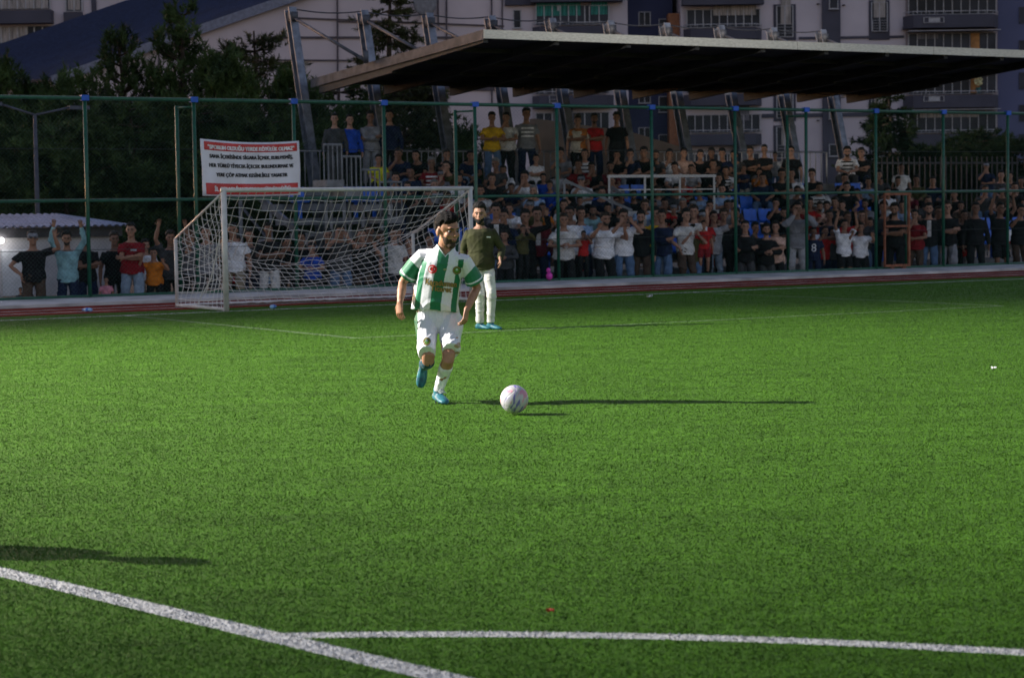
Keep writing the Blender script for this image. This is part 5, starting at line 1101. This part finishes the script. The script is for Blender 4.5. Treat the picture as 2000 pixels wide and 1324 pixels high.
for yt in (-5, 209, 282): window(bB, 1618, yt, 1636, yt + 24, .26, 1)
b = MB(); [fbox(b, x, y, x + 5, y + 2, .02, .2) for x, y in ((1595, 8), (1645, 10), (1595, 235), (1665, 160))]; b.build('wall_vent', DKG, bB)
bC = block('apartment block with rounded slate balconies at the right', 1768, 1948, mat('beige_lilac', (.34, .27, .28), .9, .08, .4))
for k, yt in enumerate((32, 109, 187, 262)):
    balcony(bC, 1761, 1946, yt, yt + 27, 0, 1.6)
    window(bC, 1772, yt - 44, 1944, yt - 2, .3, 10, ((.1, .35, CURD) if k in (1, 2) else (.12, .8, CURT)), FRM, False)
    b = MB(); fbox(b, 1768, yt - 48, 1946, yt - 44, .3, 1.5); b.build('soffit', FRM, bC)
    if k in (1, 2): b = MB(); fbox(b, 1893, yt - 43, 1910, yt - 4, .42, .52); b.build('wood_panel', mat('wood_orange', (.40, .18, .06), .7, .2, 2), bC)
for x_, y_ in ((1795, 38), (1795, 190)):
    b = MB(); fbox(b, x_, y_, x_ + 40, y_ + 1.4, 1.62, 1.7); fbox(b, x_, y_ + 10, x_ + 40, y_ + 11.4, 1.62, 1.7); fbox(b, x_, y_ + 1.4, x_ + 1.4, y_ + 10, 1.62, 1.7); fbox(b, x_ + 38.6, y_ + 1.4, x_ + 40, y_ + 10, 1.62, 1.7); fbox(b, x_ + 10, y_ + 1.4, x_ + 32, y_ + 10, 1.62, 1.66); b.build('air_conditioner', FRM, bC)
b = MB(); p = A2(1905, 160, 1.0)
for i in range(40): b.ball((p[0] + rnd.uniform(-.25, .25), AY - 1.0 + rnd.uniform(-.15, .15), p[2] + rnd.uniform(-.3, .3)), .07, 5, 4)
pot = empty('balcony_plant', (p[0], AY - 1, p[2] - .9), 0, 'pale flowering plant in a pot on the orange lit balcony', 'plant'); b.build('flowers', mat('flower_pale', (.65, .6, .35), .8), pot); b = MB(); b.tube([(p[0], AY - 1, p[2] - .9), (p[0], AY - 1, p[2] - .5)], [.14, .2], 10); b.build('pot', mat('pot_teal', (.03, .12, .12), .6), pot)
bD = block('plain dark blue apartment block at the right edge', 1948, 2120, BLUER)
for yt in (14, 79, 142, 205, 262): window(bD, 1990, yt, 2022, yt + 33, .01, 2, None, SLATE, False)
bE = block('lilac apartment block with slate bands at the top left corner', -60, 300, LIL, d=-4)
b = MB(); fbox(b, -60, 12, 82, 40, -3.98, -2.9); fbox(b, 104, 15, 140, 38, -3.98, -3.6); fbox(b, 160, -60, 166, 60, -3.98, -3.8); b.build('slate_band', SLATE, bE)
window(bE, -40, -22, 76, 10, -3.9, 7, (.0, .97, CURT), FRM, False); window(bE, -40, 42, 78, 78, -3.9, 7, (0, .6, CURT), FRM, False); window(bE, 106, -20, 140, 14, -3.9, 2, (.1, .9, CURT), FRM, False)
# low brown retaining wall behind the stand
wl_ = thingW('retaining_wall', atv(1040, 300, 12)[0], 12, 0, 'low beige concrete wall sloping down behind the spectators', 'wall')
ua, ub, uc = atv(1045, 240, 12)[0], atv(1230, 245, 12)[0], atv(1345, 290, 12)[0]; za = atv(1045, 232, 12)[1]; zc_ = atv(1345, 292, 12)[1]
b = MB(); f8 = [W(ua, 12, 0), W(uc, 12, 0), W(uc, 12, zc_), W(ub, 12, za - .35), W(ua, 12, za)]; b.add(f8 + [q + EV * .3 for q in f8], [(0, 1, 2, 3, 4), (9, 8, 7, 6, 5), (0, 5, 6, 1), (1, 6, 7, 2), (2, 7, 8, 3), (3, 8, 9, 4), (4, 9, 5, 0)]); b.build('wall_face', mat('beige_wall', (.22, .16, .12), .9, .15, 1), wl_)
# ------------------------------------------------------------------ trees
NEED = mat('pine_needles', (.046, .074, .020), .7, .45, 1.3, spec=.2, col2=(.010, .020, .007)); NEEDL = mat('pine_needles_light', (.055, .085, .022), .7, .4, 1.3, spec=.2, col2=(.018, .034, .012)); BARK = mat('bark', (.06, .042, .030), .95, .3, 6, bump=.5)
CED = mat('cedar_needles', (.045, .050, .016), .7, .45, 1.5, spec=.2, col2=(.014, .018, .008))
def tree(x, y, h, r, style, label, seed, m=NEED, dens=1.0, lowest=.06):
    rs4 = random.Random(seed); t = empty('pine_tree', (x, y, 0), 0, label, 'tree', 'trees behind the fence'); b = MB()
    lean = (rs4.uniform(-.3, .3), rs4.uniform(-.3, .3)); tr = [(x + lean[0] * k / 6 + rs4.uniform(-.05, .05), y + lean[1] * k / 6, h * .97 * k / 6) for k in range(7)]
    b.tube(tr, [.16 * (1 - k / 6.5) * h / 7 + .015 for k in range(7)], 8); br = []; z = lowest * h
    while z < h * .97:
        f = z / h; R0 = r * ((1 - f) ** (.75 if style != 'flat' else .35)) * rs4.uniform(.75, 1.15); n = rs4.randint(5, 8)
        for i in range(n):
            a = rs4.uniform(0, 6.283); L_ = R0 * rs4.uniform(.55, 1.1) + .12; up = {'pine': .35, 'spruce': -.18, 'flat': .05}[style] + rs4.uniform(-.12, .12)
            pts = [np.array([x + lean[0] * f + math.cos(a) * L_ * s, y + lean[1] * f + math.sin(a) * L_ * s, z + up * L_ * s * (1 + (.5 * s if style == 'pine' else 0))]) for s in (0, .35, .7, 1)]
            b.tube(pts, [.03 * h / 7, .022, .014, .006], 4, False); br.append((pts, L_))
        z += h * rs4.uniform(.028, .05) * (1.25 if style == 'flat' else 1)
    b.build('trunk', BARK, t, True); V, F = [], []
    rn = np.random.RandomState(seed)
    C, Dr, Ln = [], [], []
    for pts, L_ in br:
        n = max(3, int(L_ * 9 * dens))
        for k in range(n):
            s = .25 + .8 * (k + rs4.random()) / n; s = min(s, 1.02); i = min(2, int(s * 3)); q = pts[i] + (pts[i + 1] - pts[i]) * min(1.1, (s * 3 - i)); q = q + rn.randn(3) * np.array([.10, .10, .05]) * (1 + L_ * .3)
            d = pts[-1] - pts[0]; d = d / (np.linalg.norm(d) + 1e-6); d = d * .6 + (np.array([0, 0, .9]) if style == 'pine' else np.array([0, 0, .12])) + rn.randn(3) * .25
            C.append(q); Dr.append(d / np.linalg.norm(d)); Ln.append(.22 + .14 * rs4.random())
            if style == 'pine' and s > .8: C.append(q + np.array([0, 0, .14])); Dr.append(np.array([0, 0, 1.]) + rn.randn(3) * .12); Ln.append(.34)
    C, Dr, Ln = np.array(C), np.array(Dr), np.array(Ln); k = 20; n = len(C)
    base = np.repeat(C, k, 0); D = np.repeat(Dr, k, 0); LL = np.repeat(Ln, k)
    rd = rn.randn(n * k, 3); rd -= (rd * D).sum(1)[:, None] * D; rd /= np.linalg.norm(rd, axis=1)[:, None] + 1e-9
    off = rn.rand(n * k)[:, None]; s0 = base + D * (off * LL[:, None] * .8); dirn = D * .75 + rd * .75; ln = (LL * (.35 + .35 * rn.rand(n * k)))[:, None]
    sd_ = np.cross(dirn, rn.randn(n * k, 3)); sd_ /= np.linalg.norm(sd_, axis=1)[:, None] + 1e-9; w = (.013 + .014 * rn.rand(n * k))[:, None]
    Vv = np.stack([s0 - sd_ * w, s0 + sd_ * w, s0 + dirn * ln], 1).reshape(-1, 3); me = npmesh('crown', Vv, np.arange(len(Vv)).reshape(-1, 3), m); o = kid('crown', me, t); o.matrix_parent_inverse = parent_inv(t)
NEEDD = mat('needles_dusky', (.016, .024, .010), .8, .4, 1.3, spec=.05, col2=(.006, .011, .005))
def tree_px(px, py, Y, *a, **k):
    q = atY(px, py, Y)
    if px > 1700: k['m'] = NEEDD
    tree(q[0], Y, q[2], *a, **k)
tree_px(245, 68, 60, 1.9, 'pine', 'tall slender pine with upright tips in front of the blue roof', 1)
tree_px(338, 12, 61, 2.1, 'pine', 'tallest pine in front of the blue roof with dense crown', 2, dens=1.2)
tree_px(448, 104, 58, 2.3, 'pine', 'bright green pine above the white banner', 3, NEEDL, 1.4)
tree_px(505, 48, 66, 2.6, 'flat', 'broad crowned brownish tree left of the first mast', 4, CED, 1.2)
tree_px(755, -60, 70, 3.2, 'spruce', 'spruce with layered branches rising behind the masts', 5, CED, 1.3)
tree_px(560, 150, 60, 2.4, 'pine', 'dark pine beside the leftmost mast', 6, dens=1.3)
tree_px(150, 160, 57, 2.3, 'pine', 'dark pine behind the second fence post', 7, dens=1.2)
tree_px(60, 165, 58, 2.3, 'pine', 'dark pine behind the street lamp', 8, dens=1.2)
tree_px(-12, 120, 59, 2.0, 'pine', 'pine cut by the left edge of the photo', 9, dens=1.2)
tree_px(660, 158, 62, 2.6, 'flat', 'dark bushy tree behind the men at left end of top walkway', 10, dens=1.6)
tree_px(790, 162, 63, 2.6, 'flat', 'brown green bushy tree under the canopy left half', 11, CED, dens=1.5)
tree_px(905, 262, 62, 1.0, 'pine', 'small pine in front of the pale hall wall', 12, dens=1.2)
tree_px(395, 190, 55, 2.5, 'flat', 'dark bushy tree directly behind the banner', 13, dens=1.7)
tree_px(270, 200, 54, 2.5, 'flat', 'dark bushy tree between the second and third fence posts', 14, dens=1.7)
tree_px(120, 240, 53, 2.4, 'flat', 'dark bushy tree above the shed roof', 15, dens=1.7); tree_px(10, 235, 54, 2.4, 'flat', 'dark bushy tree at left edge above the shed', 20, dens=1.7)
tree_px(520, 230, 55, 2.5, 'flat', 'dark bushy tree right of the banner', 21, dens=1.7)
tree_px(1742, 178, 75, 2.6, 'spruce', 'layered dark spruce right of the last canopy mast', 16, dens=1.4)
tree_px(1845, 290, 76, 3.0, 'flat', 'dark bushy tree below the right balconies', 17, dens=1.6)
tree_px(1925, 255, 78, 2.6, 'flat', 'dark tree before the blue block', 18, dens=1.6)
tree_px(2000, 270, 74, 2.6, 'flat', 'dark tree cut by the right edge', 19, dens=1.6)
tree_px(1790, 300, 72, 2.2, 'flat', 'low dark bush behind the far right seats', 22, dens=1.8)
# picket fence right of the stand
pf = thingW('picket_fence', 28, 12, 0, 'grey picket fence in front of the dark trees at right', 'fence'); b = MB()
u0, u1 = atv(1712, 300, 9)[0], atv(1990, 300, 9)[0]; zt3 = atv(1760, 306, 9)[1]
k = u0
while k < u1: b.beam(W(k, 9, 0), W(k, 9, zt3), .05, .03, (1, 0, 0)); k += .22
for z in (.6, zt3 - .2): b.beam(W(u0, 9.03, z), W(u1, 9.03, z), .03, .06)
b.build('pickets', mat('picket_grey', (.04, .04, .045), .7), pf)
# ------------------------------------------------------------------ floodlight mast outside the left edge (the real light of the scene)
fm = empty('floodlight_mast', (FLOOD[0], FLOOD[1], 0), 0, 'tall steel floodlight mast left of the pitch', 'floodlight')
b = MB(); b.tube([(FLOOD[0] - 1.2, FLOOD[1], 0), (FLOOD[0] - 1.2, FLOOD[1], FLOOD[2] + 1)], [.35, .18], 12); b.build('pole', STEEL, fm, True)
b = MB(); b.box((FLOOD[0] - 1.0, FLOOD[1] - 1.5, FLOOD[2] - .7), (FLOOD[0] - .7, FLOOD[1] + 1.5, FLOOD[2] + .9)); b.build('lamp_frame', STEEL, fm)
for i in range(3):
    b = MB(); b.box((FLOOD[0] - .69, FLOOD[1] - 1.3 + i * .95, FLOOD[2] + .3), (FLOOD[0] - .5, FLOOD[1] - .6 + i * .95, FLOOD[2] + .8)); b.build('lamp_head', STEEL, fm)
def spot(name, aim, w, deg, col=(1, .95, .87), soft=.25, blend=1.0, dz=0):
    d = bpy.data.lights.new(name, 'SPOT'); d.energy = w; d.spot_size = R(deg); d.spot_blend = blend; d.color = col; d.shadow_soft_size = soft
    o = bpy.data.objects.new(name, d); COL.objects.link(o); o.location = (FLOOD[0], FLOOD[1], FLOOD[2] + dz); o.rotation_euler = (Vector(aim) - o.location).to_track_quat('-Z', 'Y').to_euler(); o.parent = fm; o.matrix_parent_inverse = parent_inv(fm)
spot('flood_lamp', FLOOD_AIM, FLOOD_W, FLOOD_DEG); spot('flood_lamp', SPILL_AIM, SPILL_W, SPILL_DEG)

fm2 = empty('floodlight_mast', (MAST2[0], MAST2[1], 0), 0, 'second tall steel floodlight mast far behind the near corner of the pitch', 'floodlight')
b = MB(); b.tube([(MAST2[0] - 1, MAST2[1] - 1, 0), (MAST2[0] - 1, MAST2[1] - 1, MAST2[2] + 1)], [.35, .18], 12); b.build('pole', STEEL, fm2, True)
b = MB(); b.box((MAST2[0] - 1.8, MAST2[1] - .9, MAST2[2] - .7), (MAST2[0] + 1, MAST2[1] - .6, MAST2[2] + .9)); b.build('lamp_frame', STEEL, fm2)
d = bpy.data.lights.new('flood_lamp', 'SPOT'); d.energy = FAR_W; d.spot_size = R(FAR_DEG); d.spot_blend = 1; d.color = (1, .92, .78); d.shadow_soft_size = .3
o = bpy.data.objects.new('flood_lamp', d); COL.objects.link(o); o.location = MAST2; o.rotation_euler = (Vector(FAR_AIM) - o.location).to_track_quat('-Z', 'Y').to_euler(); o.parent = fm2; o.matrix_parent_inverse = parent_inv(fm2)
